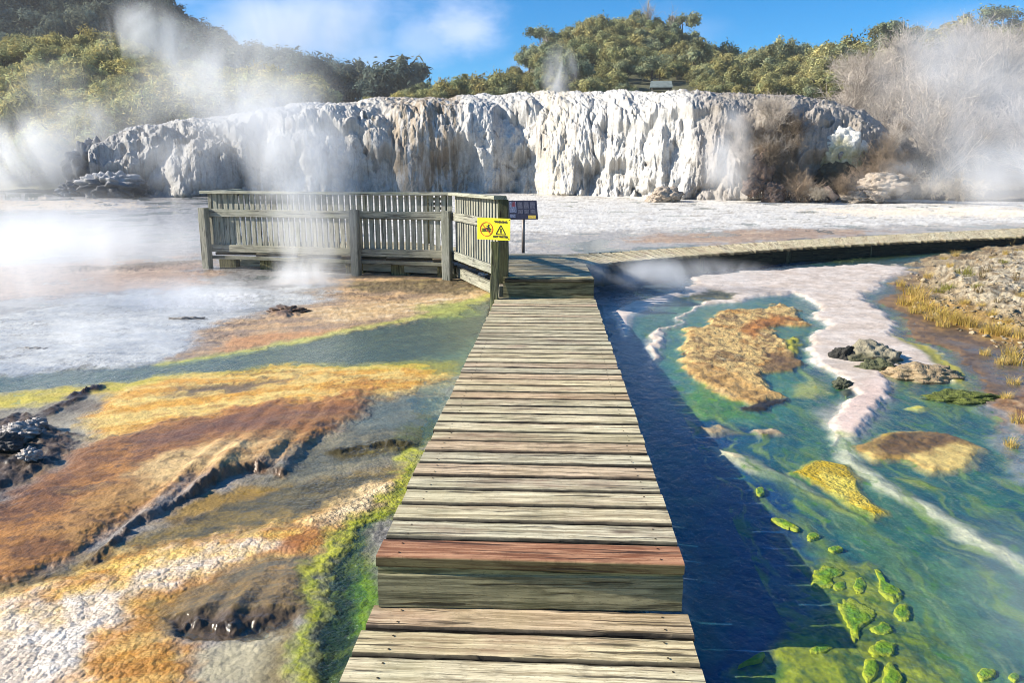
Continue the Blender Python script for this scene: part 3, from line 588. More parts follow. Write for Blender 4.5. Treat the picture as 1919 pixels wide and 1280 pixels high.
railing('railing', FA + np.array([.02, .1, 0]), (SB[0], SB[1], 0), 'side railing of pickets running back from the far left stub post', [], spacing=.1)
# slatted bench on the viewing platform
bp = at(818, 400, 12.6); bo = (bp[0], bp[1], .22)
bn = empty('bench', bo, 'dark slatted bench seen through the pickets of the long railing', 'bench')
w = Wood()
for k in range(4): w.plank((bp[0] - .14, bp[1], .72 + k * .075), (bp[0] + .16, bp[1], .72 + k * .075), .045, .02, up=(0, -1, 0), seg=2, tint=(.5, .45, .4))
w.build('backrest', M_post, bn, bo)
w = Wood()
for k in range(3): w.plank((bp[0] - .16, bp[1] - .1 - k * .1, .64), (bp[0] + .18, bp[1] - .1 - k * .1, .64), .085, .03, seg=2, tint=(.5, .45, .4))
w.build('seat', M_post, bn, bo)
for sx in (-.13, .15):
    w = Wood(); w.plank((bp[0] + sx, bp[1] + .03, 1.0), (bp[0] + sx, bp[1] + .03, .21), .05, .05, up=(0, -1, 0), seg=2, tint=(.5, .45, .4)); w.build('leg', M_post, bn, bo)
    w = Wood(); w.plank((bp[0] + sx, bp[1] - .3, .61), (bp[0] + sx, bp[1] - .3, .21), .05, .05, up=(0, -1, 0), seg=2, tint=(.5, .45, .4)); w.build('leg', M_post, bn, bo)

# ------------------------------------------------------------------ signs
M_yel = mat_plain('yellow_sign_paint', (.92, .76, .012), .45, 0, 8, .05)
M_blk = mat_plain('black_sign_print', (.02, .02, .018), .5, 0, 8, .1)
M_redp = mat_plain('red_sign_print', (.60, .06, .015), .5, 0, 8, .1)
def prism(V2, th, loops):   # flat shape in the x-z plane, front at y=0, thickness behind
    n = len(V2); V = [(x, 0, z) for x, z in V2] + [(x, th, z) for x, z in V2]
    Fc = [tuple(range(n)), tuple(range(2 * n - 1, n - 1, -1))] + [((i + 1) % n, i, n + i, n + (i + 1) % n) for i in range(n)]
    return V, Fc
class Flat:
    def __init__(s): s.V = []; s.F = []
    def poly(s, pts, y=0, th=.002):
        b = len(s.V); V, Fc = prism(pts, th, None); s.V += [(a, q + y, c) for a, q, c in V]; s.F += [tuple(b + i for i in f) for f in Fc]
    def ring(s, c, ro, ri, n=36, y=0):
        for i in range(n):
            a, b = 2 * math.pi * i / n, 2 * math.pi * (i + 1) / n
            s.poly([(c[0] + ri * math.cos(a), c[1] + ri * math.sin(a)), (c[0] + ro * math.cos(a), c[1] + ro * math.sin(a)), (c[0] + ro * math.cos(b), c[1] + ro * math.sin(b)), (c[0] + ri * math.cos(b), c[1] + ri * math.sin(b))], y)
    def bar(s, p, q, w, y=0):
        dx, dz = q[0] - p[0], q[1] - p[1]; L = math.hypot(dx, dz); nx, nz = -dz / L * w / 2, dx / L * w / 2
        s.poly([(p[0] - nx, p[1] - nz), (q[0] - nx, q[1] - nz), (q[0] + nx, q[1] + nz), (p[0] + nx, p[1] + nz)], y)
    def disc(s, c, r, n=14, y=0): s.poly([(c[0] + r * math.cos(2 * math.pi * i / n), c[1] + r * math.sin(2 * math.pi * i / n)) for i in range(n)], y)
    def build(s, name, mat, parent): return obj(name, mesh(name, np.array(s.V), s.F, mat), parent)
def text(name, body, size, loc, parent, mat, sx=1.0):
    cu = bpy.data.curves.new(name, 'FONT'); cu.body = body; cu.size = size; cu.align_x = 'CENTER'; cu.align_y = 'CENTER'; cu.extrude = .0006; cu.offset = .0016
    tmp = bpy.data.objects.new(name, cu); COL.objects.link(tmp); bpy.context.view_layer.update()
    dg = bpy.context.evaluated_depsgraph_get(); me = bpy.data.meshes.new_from_object(tmp.evaluated_get(dg)); bpy.data.objects.remove(tmp)
    me.materials.clear(); me.materials.append(mat)
    o = obj(name, me, parent, loc); o.rotation_euler.x = rad(90); o.scale.x = sx
    return o
c0 = at(925.5, 429, 8.05); W_, H_ = 67.5 / F * 8.05, 40.5 / F * 8.05
sg = empty('warning_sign', tuple(c0), 'yellow hot water warning sign on the corner of the railing', 'sign', rz=rad(-20)); sg.rotation_euler.y = rad(.8)
f = Flat(); f.poly([(-W_ / 2, -H_ / 2), (W_ / 2, -H_ / 2), (W_ / 2, H_ / 2), (-W_ / 2, H_ / 2)], 0, .004); f.build('panel', M_yel, sg)
cx, cz = -.083, -.004
f = Flat()                                   # pictogram: a figure climbing over a fence
for i in range(8): f.bar((cx - .051 + i * .0145, cz - .028), (cx - .051 + i * .0145, cz + .010), .005, -.0030)
f.bar((cx - .056, cz - .020), (cx + .056, cz - .020), .004, -.0030); f.bar((cx - .056, cz + .002), (cx + .056, cz + .002), .004, -.0030)
f.disc((cx + .026, cz + .044), .0085, y=-.0034); f.bar((cx + .024, cz + .036), (cx + .018, cz + .004), .015, -.0034); f.bar((cx + .022, cz + .030), (cx - .010, cz + .038), .006, -.0034)
f.bar((cx + .026, cz + .028), (cx + .040, cz + .006), .006, -.0034); f.bar((cx + .018, cz + .006), (cx + .016, cz - .026), .009, -.0034); f.bar((cx + .016, cz + .010), (cx - .012, cz + .012), .008, -.0034); f.bar((cx - .012, cz + .012), (cx - .016, cz - .012), .007, -.0034)
f.build('climber_pictogram', M_blk, sg)
f = Flat(); f.ring((cx, cz), .075, .068, y=-.0040); f.bar((cx - .050, cz + .050), (cx + .050, cz - .050), .007, -.0046); f.build('prohibition_ring', M_redp, sg)
tx, tz = .082, -.010
f = Flat(); a, b, c = (tx - .055, tz - .042), (tx + .055, tz - .042), (tx, tz + .052)
f.bar(a, b, .009, -.003); f.bar(b, c, .009, -.0034); f.bar(c, a, .009, -.0038); f.bar((tx - .004, tz - .028), (tx - .004, tz + .020), .003, -.003); f.bar((tx + .006, tz - .028), (tx + .006, tz + .020), .003, -.003); f.bar((tx + .001, tz - .034), (tx + .001, tz + .0), .006, -.003); f.build('hazard_triangle', M_blk, sg)
text('warning_lettering', 'WARNING', .031, (.082, -.0035, .075), sg, M_blk, .98)
text('hot_water_lettering', 'HOT WATER', .030, (.078, -.0035, -.078), sg, M_blk, .98)
f = Flat(); f.disc((W_ / 2 - .012, H_ / 2 - .014), .006, y=-.003); f.disc((W_ / 2 - .014, -H_ / 2 + .014), .006, y=-.003); f.build('screws', M_blk, sg)

# information board on a steel post
ib = P(981, 474, .22); ibo = empty('information_board', tuple(ib), 'tilted dark information panel with picture tiles on a slim steel post', 'sign', rz=rad(8))
M_steel = mat_plain('post_steel', (.22, .19, .18), .5, 0, 10, .1, .3); M_pan = mat_plain('dark_panel', (.035, .035, .055), .4, 0, 10, .1)
M_tile = mat_plain('panel_tile', (.085, .085, .11), .4, .0, 40, .4); M_til2 = mat_plain('panel_picture', (.13, .15, .22), .4, 0, 60, .5); M_tilr = mat_plain('panel_red', (.26, .07, .09), .4, 0, 60, .3); M_tily = mat_plain('panel_yellow', (.62, .44, .08), .4, 0, 40, .2)
pb = []; 
def tube(pts, radii, n=8):
    V = []; Fc = []
    for i, (p, r) in enumerate(zip(pts, radii)):
        p = np.array(p, float); q = np.array(pts[min(i + 1, len(pts) - 1)], float) - np.array(pts[max(i - 1, 0)], float); q /= np.linalg.norm(q) + 1e-9
        a = np.cross(q, (0, 1, 0) if abs(q[1]) < .9 else (1, 0, 0)); a /= np.linalg.norm(a); b = np.cross(q, a)
        for k in range(n): V.append(p + r * (a * math.cos(2 * math.pi * k / n) + b * math.sin(2 * math.pi * k / n)))
    for i in range(len(pts) - 1):
        for k in range(n): Fc.append((i * n + k, i * n + (k + 1) % n, (i + 1) * n + (k + 1) % n, (i + 1) * n + k))
    Fc.append(tuple(range(n))[::-1]); Fc.append(tuple((len(pts) - 1) * n + k for k in range(n)))
    return V, Fc
V, Fc = tube([(0, 0, 0), (0, 0, .55)], [.024, .024], 12); obj('post', mesh('post', V, Fc, M_steel, True), ibo)
hd = bpy.data.objects.new('panel', None)
f = Flat(); f.poly([(-.22, -.16), (.20, -.16), (.20, .16), (-.22, .16)], 0, .012); pn = f.build('panel', M_pan, ibo); pn.location = (0, -.02, .62); pn.rotation_euler.x = rad(-38)
def tiles(nm, rects, m):
    f = Flat()
    for x0, z0, x1, z1 in rects: f.poly([(x0, z0), (x1, z0), (x1, z1), (x0, z1)], -.003)
    f.build(nm, m, pn)
tiles('picture_tiles', [(-.08, .02, -.01, .13), (.01, .02, .08, .13), (-.08, -.09 + .02, -.01, .0), (.01, -.07, .08, .0), (.10, -.07, .17, .0), (.10, .02, .17, .13)], M_tile)
tiles('map_picture', [(-.20, -.05, -.10, .14), (-.20, -.14, -.12, -.08)], M_til2)
tiles('red_picture', [(-.165, .05, -.112, .135)], M_tilr)
tiles('yellow_caption', [(.06, -.155, .17, -.10)], M_tily)

# ------------------------------------------------------------------ the white sinter cliff
def lerp_tab(x, xs, ys): return np.interp(x, xs, ys)
CX = [110, 140, 170, 250, 330, 420, 520, 600, 700, 800, 960, 1100, 1200, 1290, 1400, 1500, 1600, 1660, 1720]
CTOP = [366, 340, 292, 254, 240, 230, 214, 204, 197, 193, 184, 182, 181, 183, 190, 196, 216, 262, 340]
CBASE = [366, 366, 366, 365, 363, 362, 361, 361, 361, 361, 362, 366, 371, 374, 376, 376, 376, 376, 376]
CRUN = [2, 3, 5, 8, 9.5, 9.5, 8, 6.5, 5.4, 5, 4.6, 4.0, 3.2, 2.2, 2.6, 3, 3, 2.5, 2]
def cliff_base(px):
    py = lerp_tab(px, CX, CBASE); p = G(px, py); d = math.hypot(p[0], p[1]); k = min(1, 39.5 / d); return p * [k, k, 1]
def build_cliff():
    us = np.linspace(166, 1720, 1500); nv = 330
    B = np.array([cliff_base(u) for u in us]); B[:, 2] = .30
    run = lerp_tab(us, CX, CRUN); yt = lerp_tab(us, CX, CTOP)
    # smooth the plan line
    for k in (0, 1): B[:, k] = np.convolve(np.pad(B[:, k], 30, 'edge'), np.ones(61) / 61, 'valid')
    dirv = np.array([ray(u, 331) for u in us]); dirv[:, 2] = 0; dirv /= np.linalg.norm(dirv, axis=1)[:, None]
    D0 = np.hypot(B[:, 0], B[:, 1])
    zt = np.array([H + ray(u, y)[2] / math.hypot(*ray(u, y)[:2]) * (d + r) for u, y, d, r in zip(us, yt, D0, run)])
    h = zt - B[:, 2]
    sarc = np.concatenate([[0], np.cumsum(np.hypot(np.diff(B[:, 0]), np.diff(B[:, 1])))])
    v = np.linspace(0, 1, nv); face = v < .8
    a = np.clip(v / .8, 0, 1) * math.pi / 2
    n_ = 1.95
    ca, sa = np.cos(a) ** (2 / n_), np.sin(a) ** (2 / n_)
    back = np.where(face, 0, (v - .8) / .2)
    SU, VV = np.meshgrid(sarc, v)      # rows v, cols u
    hor = run[None, :] * (1 - ca)[:, None] + back[:, None] ** 1.3 * 13
    zz = B[:, 2][None, :] + h[None, :] * sa[:, None] + .35 * back[:, None]
    ps = np.concatenate([np.zeros((1, len(us))), np.cumsum(np.hypot(np.diff(hor, axis=0), np.diff(zz, axis=0)), axis=0)])   # arc length up the profile
    # profile normal (pointing out and up)
    th = np.gradient(hor, axis=0); tz = np.gradient(zz, axis=0); ln = np.hypot(th, tz) + 1e-9; nh, nz = -tz / ln, th / ln
    x, y = SU, ps
    wx = fbm(x * .5, y * .4, 101, 4); wy = fbm(x * .5, y * .4, 103, 4); w2 = fbm(x * 2.2, y * 1.2, 105, 4)
    def bulge(sx, sy, seed, wa):
        d, val = worley(x / sx + wa * wx + .12 * w2, y / sy + wa * wy + .35 * val_shift(x / sx), seed); return np.sqrt(np.clip(1 - (d / .95) ** 2, 0, 1)), val
    def val_shift(q): return noise(q * 3.1, q * 0 + .5, 77)
    b1, v1 = bulge(2.8, 3.6, 11, .6); b2, v2 = bulge(1.0, 1.7, 12, .8); b3, v3 = bulge(.40, .78, 13, 1.1); b4, v4 = bulge(.15, .32, 14, 1.2)
    rel = zz - B[:, 2][None, :]; hf = rel / np.maximum(h[None, :], .3)
    # hanging curtains: below a ragged hem the rock steps back
    hem = .34 + .20 * noise(SU * .22, SU * 0 + 3.3, 201) + .12 * noise(SU * .8, SU * 0, 203) + .05 * noise(SU * 3, SU * 0 + 8, 204)
    left = 1 - sstep(4, 14, SU)
    hem = hem + .12 * left
    under = (1 - sstep(-.03, .05, hf - hem)) * sstep(-.15, .25, noise(SU * .33, hf * .6 + 5, 205) + .12)
    hem2 = .66 + .12 * noise(SU * .35, SU * 0 + 9.3, 211) + .07 * noise(SU * 1.3, SU * 0, 213)
    under2 = (1 - sstep(-.02, .04, hf - hem2)) * sstep(.0, .3, noise(SU * .28, hf * .5 + 15, 215)) * (1 - left * .3)
    top = sstep(.72, .98, hf)
    rid = .5 - np.abs(fbm(x * 1.9 + w2, y * .8, 131, 5, .6))
    disp = 1.2 * (b1 - .5) + .60 * (b2 - .5) + .22 * (b3 - .5) + .05 * (b4 - .5) + .6 * wx - .85 * under - .5 * under2 + .12 * (rid - .3)
    knob, _ = worley(x * 3.2 + w2, y * 3.2, 15)
    disp = disp * (1 - .72 * top) + top * (.12 * (.5 - knob) + .12 * wx + .05 * w2)
    disp = disp + .05 * fbm(x * 7, y * 4, 107, 5, .62) + .045 * fbm(x * 9 + w2, y * 1.3, 109, 4, .6) * (1 - top)
    pits = np.clip(fbm(x * 1.1, y * .9, 115, 4) - .42, 0, 1) * 4; disp -= pits * .4 * sstep(.08, .3, hf) * (1 - top)
    disp *= np.clip(h / 2.2, .05, 1)[None, :] * (sstep(0, .04, hf) * .7 + .3) * (1 - .9 * sstep(.1, 1, back)[:, None])
    # talus mounds at the foot
    foot = np.clip(1 - hf / .20, 0, 1) ** 1.5 * np.clip(.5 + 1.3 * noise(SU * .5, SU * 0 + 1.7, 221) + .5 * noise(SU * 1.7, SU * 0 + 4, 222), 0, 1.6); disp += foot * (.55 + .35 * (.5 - knob))
    hx = hor + disp * nh; z2 = zz + disp * nz
    X = B[:, 0][None, :] + dirv[:, 0][None, :] * hx; Y = B[:, 1][None, :] + dirv[:, 1][None, :] * hx
    # colour: white sinter with tan and grey runs and dark lichen in patches of its own, plus shade painted on both ends
    PX = np.tile(us, (nv, 1))
    c = np.empty((nv, len(us), 3)); base = lin((197, 194, 189)); grey = lin((158, 157, 157)); tan = lin((158, 140, 116)); cream = lin((200, 188, 164)); dark = lin((88, 80, 70)); pale = lin((218, 216, 212))
    n1 = .5 + .6 * fbm(x * 1.2, y * .35, 120, 5, .6); n2 = .5 + .6 * fbm(x * 4.5, y * .8, 121, 5, .6)
    mix = lambda c, k, m: c * (1 - m[..., None]) + k * m[..., None]
    c[:] = base; c = mix(c, grey, sstep(.45, .8, n1) * .7); c = mix(c, pale, sstep(.55, .8, n2) * .6)
    def band(a, b, f=25): w = 22 * wx + 10 * w2; return sstep(a - f, a + f, PX + w) * (1 - sstep(b - f, b + f, PX + w))
    c = mix(c, tan, band(725, 860) * sstep(.25, .6, n2) * .85); c = mix(c, cream, band(1000, 1075) * .6 * sstep(.3, .6, n2)); c = mix(c, tan, band(640, 730) * .35 * n1)
    c = mix(c, lin((120, 104, 84)), band(800, 862, 12) * sstep(.45, .65, n2) * .7)
    c = mix(c, grey * .72, (1 - sstep(420, 600, PX + 30 * wx)) * (.35 + .4 * n1)); c = mix(c, lin((140, 134, 132)), sstep(1270, 1330, PX + 15 * wx) * (.55 + .3 * n1))  # shade and haze painted in: left end greyed, right end darkened
    c = mix(c, dark, sstep(.62, .74, .5 + .6 * fbm(x * 1.7, y * 1.0, 125, 5, .6)) * sstep(.05, .2, hf) * (1 - sstep(.8, .95, hf)) * .55)
    c = mix(c, lin((110, 92, 74)), np.clip(pits, 0, 1) * .8 * (1 - top))  # browner inside the pits
    c = mix(c, lin((98, 90, 78)), band(1230, 1600, 20) * sstep(.93, 1.0, hf) * sstep(.4, .6, n2) * .8)
    c = mix(c, lin((205, 195, 180)), top * sstep(.5, .75, n1) * .5)
    run1 = .5 + .6 * fbm(x * 3.0 + .5 * wx, y * .22, 141, 5, .65); run2 = .5 + .6 * fbm(x * 8 + .5 * wx, y * .4, 143, 4, .65)
    c = mix(c, lin((118, 108, 96)), sstep(.60, .74, run1) * (1 - top) * .6); c = mix(c, lin((132, 126, 120)), sstep(.62, .78, run2) * (1 - top * .6) * .5)
    c = mix(c, lin((150, 141, 130)), band(1320, 1790, 60) * (.35 + .45 * sstep(.3, .6, n2)))  # right end's shade painted on as a brown-grey tone
    V = np.stack([X, Y, z2], 2).reshape(-1, 3)
    o = obj('sinter_cliff', mesh('sinter_cliff', V, gridfaces(nv, len(us))[:, ::-1].copy(), mat_rock('white_sinter'), True, {'col': ('FLOAT_COLOR', c.reshape(-1, 3) * .9)}))
    setp(o, 'white dripstone cliff of hanging mineral curtains behind the flat', 'cliff', kind='structure')
build_cliff()

# ------------------------------------------------------------------ hills
def hill(name, rows, col, label, seed):
    """rows: (list of (px, py), depth) from foot to ridge"""
    us = np.linspace(min(p[0] for p in rows[0][0]), max(p[0] for p in rows[0][0]), 160); L = []
    for pts, dep in rows:
        xs, ys = zip(*pts); L.append([at(u, np.interp(u, xs, ys), np.interp(u, xs, dep) if isinstance(dep, (list, tuple)) else dep) for u in us])
    L = np.array(L); ts = np.linspace(0, len(rows) - 1, 50); out = []
    for t in ts: i = min(int(t), len(rows) - 2); out.append(L[i] + (L[i + 1] - L[i]) * (t - i))
    last = out[-1].copy(); d = last * [1, 1, 0]; d /= np.linalg.norm(d, axis=1)[:, None]
    for k in range(1, 6): out.append(last + d * k * 5 - np.array([0, 0, k * k * .5]))
    V = np.array(out); V[:, :, 2] += .5 * fbm(V[:, :, 0] * .15, V[:, :, 1] * .15, seed, 4)
    t = NT(name + '_soil'); pos = t.n('ShaderNodeNewGeometry').outputs[0]; n = t.noise(pos, .9, 6, .65)
    m = t.surf(t.n('ShaderNodeBsdfPrincipled', {'Base Color': t.mixc(t.maprange(n, .35, .65, 0, 1), tuple(c * .55 for c in col), col), 'Roughness': .95, 'Normal': t.n('ShaderNodeBump', {'Strength': 1.0, 'Distance': .3, 'Height': n}).outputs[0]}).outputs[0])
    o = obj('hill', mesh('hill', V.reshape(-1, 3), gridfaces(V.shape[0], V.shape[1])[:, ::-1].copy(), m, True)); setp(o, label, 'hill', kind='structure')
    return V
def scatter_px(V, n, seed, umin=0, umax=1, tmin=0, tmax=1, mind=1.0):
    rng = np.random.default_rng(seed); pts = []; nr = 50; tries = 0
    while len(pts) < n and tries < n * 60:
        tries += 1
        a = rng.uniform(umin, umax) * (V.shape[1] - 1.01); b = rng.uniform(tmin, tmax) * (nr - 1.01); i, j = int(b), int(a)
        p = V[i, j] + (V[i, j + 1] - V[i, j]) * (a - j) + (V[i + 1, j] - V[i, j]) * (b - i)
        if all((p[0] - q[0]) ** 2 + (p[1] - q[1]) ** 2 > mind ** 2 for q in pts): pts.append(p)
    return pts
HC = hill('central_hill', [([(600, 210), (800, 196), (960, 192), (1300, 192), (1500, 195), (1700, 200), (2100, 230)], 56), ([(600, 203), (800, 192), (900, 178), (980, 160), (1120, 150), (1300, 150), (1480, 160), (1700, 150), (2100, 140)], 72), ([(600, 200), (780, 197), (860, 188), (930, 170), (1000, 128), (1060, 92), (1130, 62), (1200, 58), (1260, 88), (1330, 124), (1400, 136), (1480, 130), (1560, 122), (1640, 112), (1720, 90), (2100, 70)], 94)], (.11, .11, .05), 'bush covered hill rising behind the white cliff', 301)
HL = hill('near_left_slope', [([(-500, 362), (0, 356), (120, 350), (200, 262), (330, 248), (520, 216), (640, 200)], [40, 40, 40, 46, 48, 49, 50]), ([(-500, 240), (0, 225), (200, 205), (330, 200), (450, 195), (560, 190), (640, 196)], 54), ([(-500, 90), (0, 92), (100, 94), (200, 100), (300, 128), (400, 165), (500, 182), (640, 196)], 66)], (.2, .18, .09), 'scrubby slope of yellow green bushes on the left', 302)
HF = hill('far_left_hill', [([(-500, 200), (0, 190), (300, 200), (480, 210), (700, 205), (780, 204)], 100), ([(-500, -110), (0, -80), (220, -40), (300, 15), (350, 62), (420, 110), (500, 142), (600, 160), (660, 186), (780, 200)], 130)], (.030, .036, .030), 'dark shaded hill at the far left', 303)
HR = hill('right_slope', [([(1560, 352), (1640, 366), (1760, 372), (1919, 374), (2300, 372)], [38, 33, 31, 30, 30]), ([(1560, 215), (1640, 230), (1760, 230), (1919, 220), (2300, 210)], [48, 44, 42, 42, 42]), ([(1560, 150), (1640, 130), (1760, 100), (1919, 72), (2300, 60)], [66, 62, 60, 58, 58])], (.12, .10, .075), 'steaming slope of grey dead scrub on the right', 304)

# ------------------------------------------------------------------ trees and shrubs
def crown(seed, rx=1.0, rz=.8, nc=16, nl=110, ls=.16, low=.25, spiky=.3):
    rng = np.random.default_rng(seed); C = []; N_ = []; T = []
    for k in range(nc):
        d = rng.normal(size=3); d /= np.linalg.norm(d); d[2] = abs(d[2]) * 1.0 - .25
        q = rng.uniform(.40, 1.05); c = d * [rx, rx, rz] * q; r = rng.uniform(.13, .38) * rx; g = rng.uniform(.55, 1.4); hue = rng.uniform(-.12, .12)
        m = rng.normal(size=(nl, 3)); m /= np.linalg.norm(m, axis=1)[:, None]; rad_ = r * np.where(rng.uniform(size=(nl, 1)) < .22, rng.uniform(1.0, 1.65, (nl, 1)), rng.uniform(.35, 1.12 + spiky * .3, (nl, 1)))
        C.append(c + m * rad_ * [1, 1, .85]); N_.append(m + rng.normal(size=(nl, 3)) * .55 + [0, 0, .25])
        tt = g * rng.uniform(.7, 1.25, (nl, 1)); T.append(np.hstack([tt * (1 + hue), tt, tt * (1 - hue)]))
    C = np.vstack(C); N_ = np.vstack(N_); T = np.vstack(T); N_ /= np.linalg.norm(N_, axis=1)[:, None]; n = len(C)
    a = np.cross(N_, rng.normal(size=(n, 3))); a /= np.linalg.norm(a, axis=1)[:, None]; b = np.cross(N_, a)
    s = ls * rng.uniform(.6, 1.3, (n, 1)); L = s * (1 + spiky)
    V = np.stack([C - a * L, C + b * s * .45, C + a * L, C - b * s * .45], 1).reshape(-1, 3); V[:, 2] += rz + low
    Fq = np.arange(n * 4).reshape(n, 4)
    return V, Fq, np.repeat(T, 4, 0)
def trunk(seed, h, r, spread=.6, nb=5):
    rng = np.random.default_rng(seed); V = []; Fc = []
    def add(pts, rr, n=6):
        a, b = tube(pts, rr, n); o = len(V); V.extend(a); Fc.extend([tuple(o + i for i in f) for f in b])
    bend = rng.uniform(-.1, .1, 2)
    ax = [np.array([bend[0] * t * h, bend[1] * t * h, (t * 1.25 - .25) * h]) for t in (0, .3, .6, 1)]; add(ax, [r, r * .8, r * .55, r * .25], 7)
    for k in range(nb):
        t = rng.uniform(.35, .85); a = rng.uniform(0, 6.28); p = np.array([bend[0] * t * h, bend[1] * t * h, (t * 1.25 - .25) * h]); e = p + np.array([math.cos(a) * spread, math.sin(a) * spread, rng.uniform(.25, .6) * h]) * rng.uniform(.6, 1); add([p, (p + e) / 2 + [0, 0, .05], e], [r * .45, r * .3, r * .12], 5)
    return np.array(V), Fc
def twigs(seed, n0=10, n1=9, n2=6, hgt=1.0, spread=.8, droop=.1, wid=.010):
    rng = np.random.default_rng(seed); V = []; Fq = []; T = []
    def rib(p, q, w, t):
        m = (p + q) / 2 + rng.normal(size=3) * .03 * np.linalg.norm(q - p) * 2
        for (s, e, ws, we) in ((p, m, w, w * .8), (m, q, w * .8, w * .35)):
            d = e - s; a = np.cross(d, rng.normal(size=3)); a /= np.linalg.norm(a) + 1e-9; b = np.cross(d, a); b /= np.linalg.norm(b) + 1e-9
            o = len(V)                                  # three-sided twig
            for k in range(3):
                u = a * math.cos(2.094 * k) + b * math.sin(2.094 * k); V.append(s + u * ws); V.append(e + u * we); T.extend([t, t])
            for k in range(3): k2 = (k + 1) % 3; Fq.append((o + 2 * k, o + 2 * k2, o + 2 * k2 + 1, o + 2 * k + 1))
    for i in range(n0):
        a = rng.uniform(0, 6.28); s = spread * rng.uniform(.15, 1); p = np.array([rng.normal() * .08, rng.normal() * .08, -.1]); e = np.array([math.cos(a) * s, math.sin(a) * s, hgt * rng.uniform(.55, 1) * (1 - .3 * s)])
        g = rng.uniform(.6, 1.2); rib(p, e, wid * 2.0, (g * .8,) * 3)
        for j in range(n1):
            t = rng.uniform(.3, 1); q = p + (e - p) * t; d = rng.normal(size=3) * .5 + (e - p) * .6; d[2] += .25 - droop; d *= rng.uniform(.25, .5) * hgt / np.linalg.norm(d); r = q + d; g2 = g * rng.uniform(.8, 1.2); rib(q, r, wid * 1.0, (g2,) * 3)
            for k in range(n2):
                t2 = rng.uniform(.2, 1); q2 = q + d * t2; d2 = rng.normal(size=3) * .6 + d / np.linalg.norm(d) * .7; d2[2] -= droop * 1.5; d2 *= rng.uniform(.12, .28) * hgt / np.linalg.norm(d2); rib(q2, q2 + d2, wid * .6, (g2 * rng.uniform(.8, 1.3),) * 3)
    return np.array(V), np.array(Fq), np.array(T)
M_bark = mat_plain('grey_brown_bark', (.10, .085, .065), .9, .4, 12, .3)
M_olive = mat_leaf('olive_leaves', (.42, .38, .17), (.27, .28, .13))
M_yelg = mat_leaf('yellow_green_leaves', (.52, .48, .20), (.36, .35, .17))
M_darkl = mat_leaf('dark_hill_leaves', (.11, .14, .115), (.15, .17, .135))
M_bluegr = mat_leaf('blue_green_leaves', (.25, .28, .17), (.33, .34, .19))
M_twig = mat_leaf('grey_dead_twigs', (.60, .53, .46), (.44, .38, .32), .1)
M_twb = mat_leaf('brown_dead_twigs', (.36, .27, .19), (.27, .21, .15), .1)
M_twp = mat_leaf('pale_wispy_twigs', (.50, .44, .36), (.40, .35, .28), .15)
protos = {}
def proto(kind):
    if kind in protos: return protos[kind]
    P_ = []
    for s in range(4):
        if kind == 'olive': c = crown(400 + s, 1, .85, 26, 190, .068, -.25); m = M_olive
        elif kind == 'blue': c = crown(420 + s, .9, 1.1, 26, 190, .064, -.2); m = M_bluegr
        elif kind == 'yellow': c = crown(440 + s, 1, .75, 28, 210, .058, -.25, .9); m = M_yelg
        elif kind == 'dark': c = crown(460 + s, 1, .9, 22, 150, .08, -.25); m = M_darkl
        elif kind == 'flat': c = crown(480 + s, 1.1, .42, 14, 160, .07, 1.3); m = M_bluegr
        elif kind == 'dead': c = twigs(500 + s, 16, 10, 7, 1.5, .95, .05, .0085); m = M_twig
        elif kind == 'brown': c = twigs(520 + s, 16, 10, 7, 1.4, 1.0, .2, .009); m = M_twb
        elif kind == 'pale': c = twigs(540 + s, 22, 11, 7, .9, 1.1, .35, .008); m = M_twp
        elif kind == 'bare': c = twigs(560 + s, 5, 8, 3, 2.4, .25, .0, .012); m = M_twig
        me = mesh(kind + '_crown', c[0], c[1], m, False, {'tc': ('FLOAT_COLOR', c[2])})
        tr = None
        if kind in ('olive', 'blue', 'yellow', 'dark', 'flat'):
            a, b = trunk(600 + s, 1.75 if kind == 'flat' else 1.1, .07, .6); tr = mesh('trunk', a, b, M_bark, True)
        P_.append((me, tr))
    protos[kind] = P_; return P_
def plant(kind, p, sc, name, label, cat, group, sz=1.0, rng=random):
    me, tr = rng.choice(proto(kind)); 
    o = empty(name, tuple(p), label, cat, group, rng.uniform(0, 6.28)) if tr else obj(name, me, None, tuple(p))
    if not tr: setp(o, label, cat, group); o.rotation_euler.z = rng.uniform(0, 6.28)
    k = sc * rng.uniform(.82, 1.2); o.scale = (k, k * rng.uniform(.9, 1.1), k * sz * rng.uniform(.85, 1.15))
    if tr: obj('crown', me, o); obj('trunk', tr, o)
    return o
def onhill(V, px, row):   # place on a hill's surface row (0..1) at a photo column
    i = int(row * 49); cols = V[i]; pxs = []
    az = np.arctan2(cols[:, 0], cols[:, 1]); r = ray(px, 331); a = math.atan2(r[0], r[1]); return np.array([np.interp(a, az, cols[:, k]) for k in range(3)])
rg = random.Random(5)
ridge = [(t[0], t[1]) for t in ()]
for i, p in enumerate(scatter_px(HC, 250, 1, .10, .80, .0, .99, 1.9)):
    k = rg.choice(['olive', 'olive', 'blue', 'olive']); dp = math.hypot(p[0], p[1]); ppx = 960 + F * math.tan(math.atan2(p[0], p[1]) + YAW)
    if 1175 < ppx < 1300 and dp < 70: continue
    plant(k, p, rg.uniform(1.25, 1.9) * min(1, (dp / 88) ** 1.3) * (.62 if ppx < 980 else 1), 'bushy_tree', 'olive green bushy tree in the cover of the hill behind the cliff', 'tree', 'trees covering the hill behind the cliff', rng=rg)
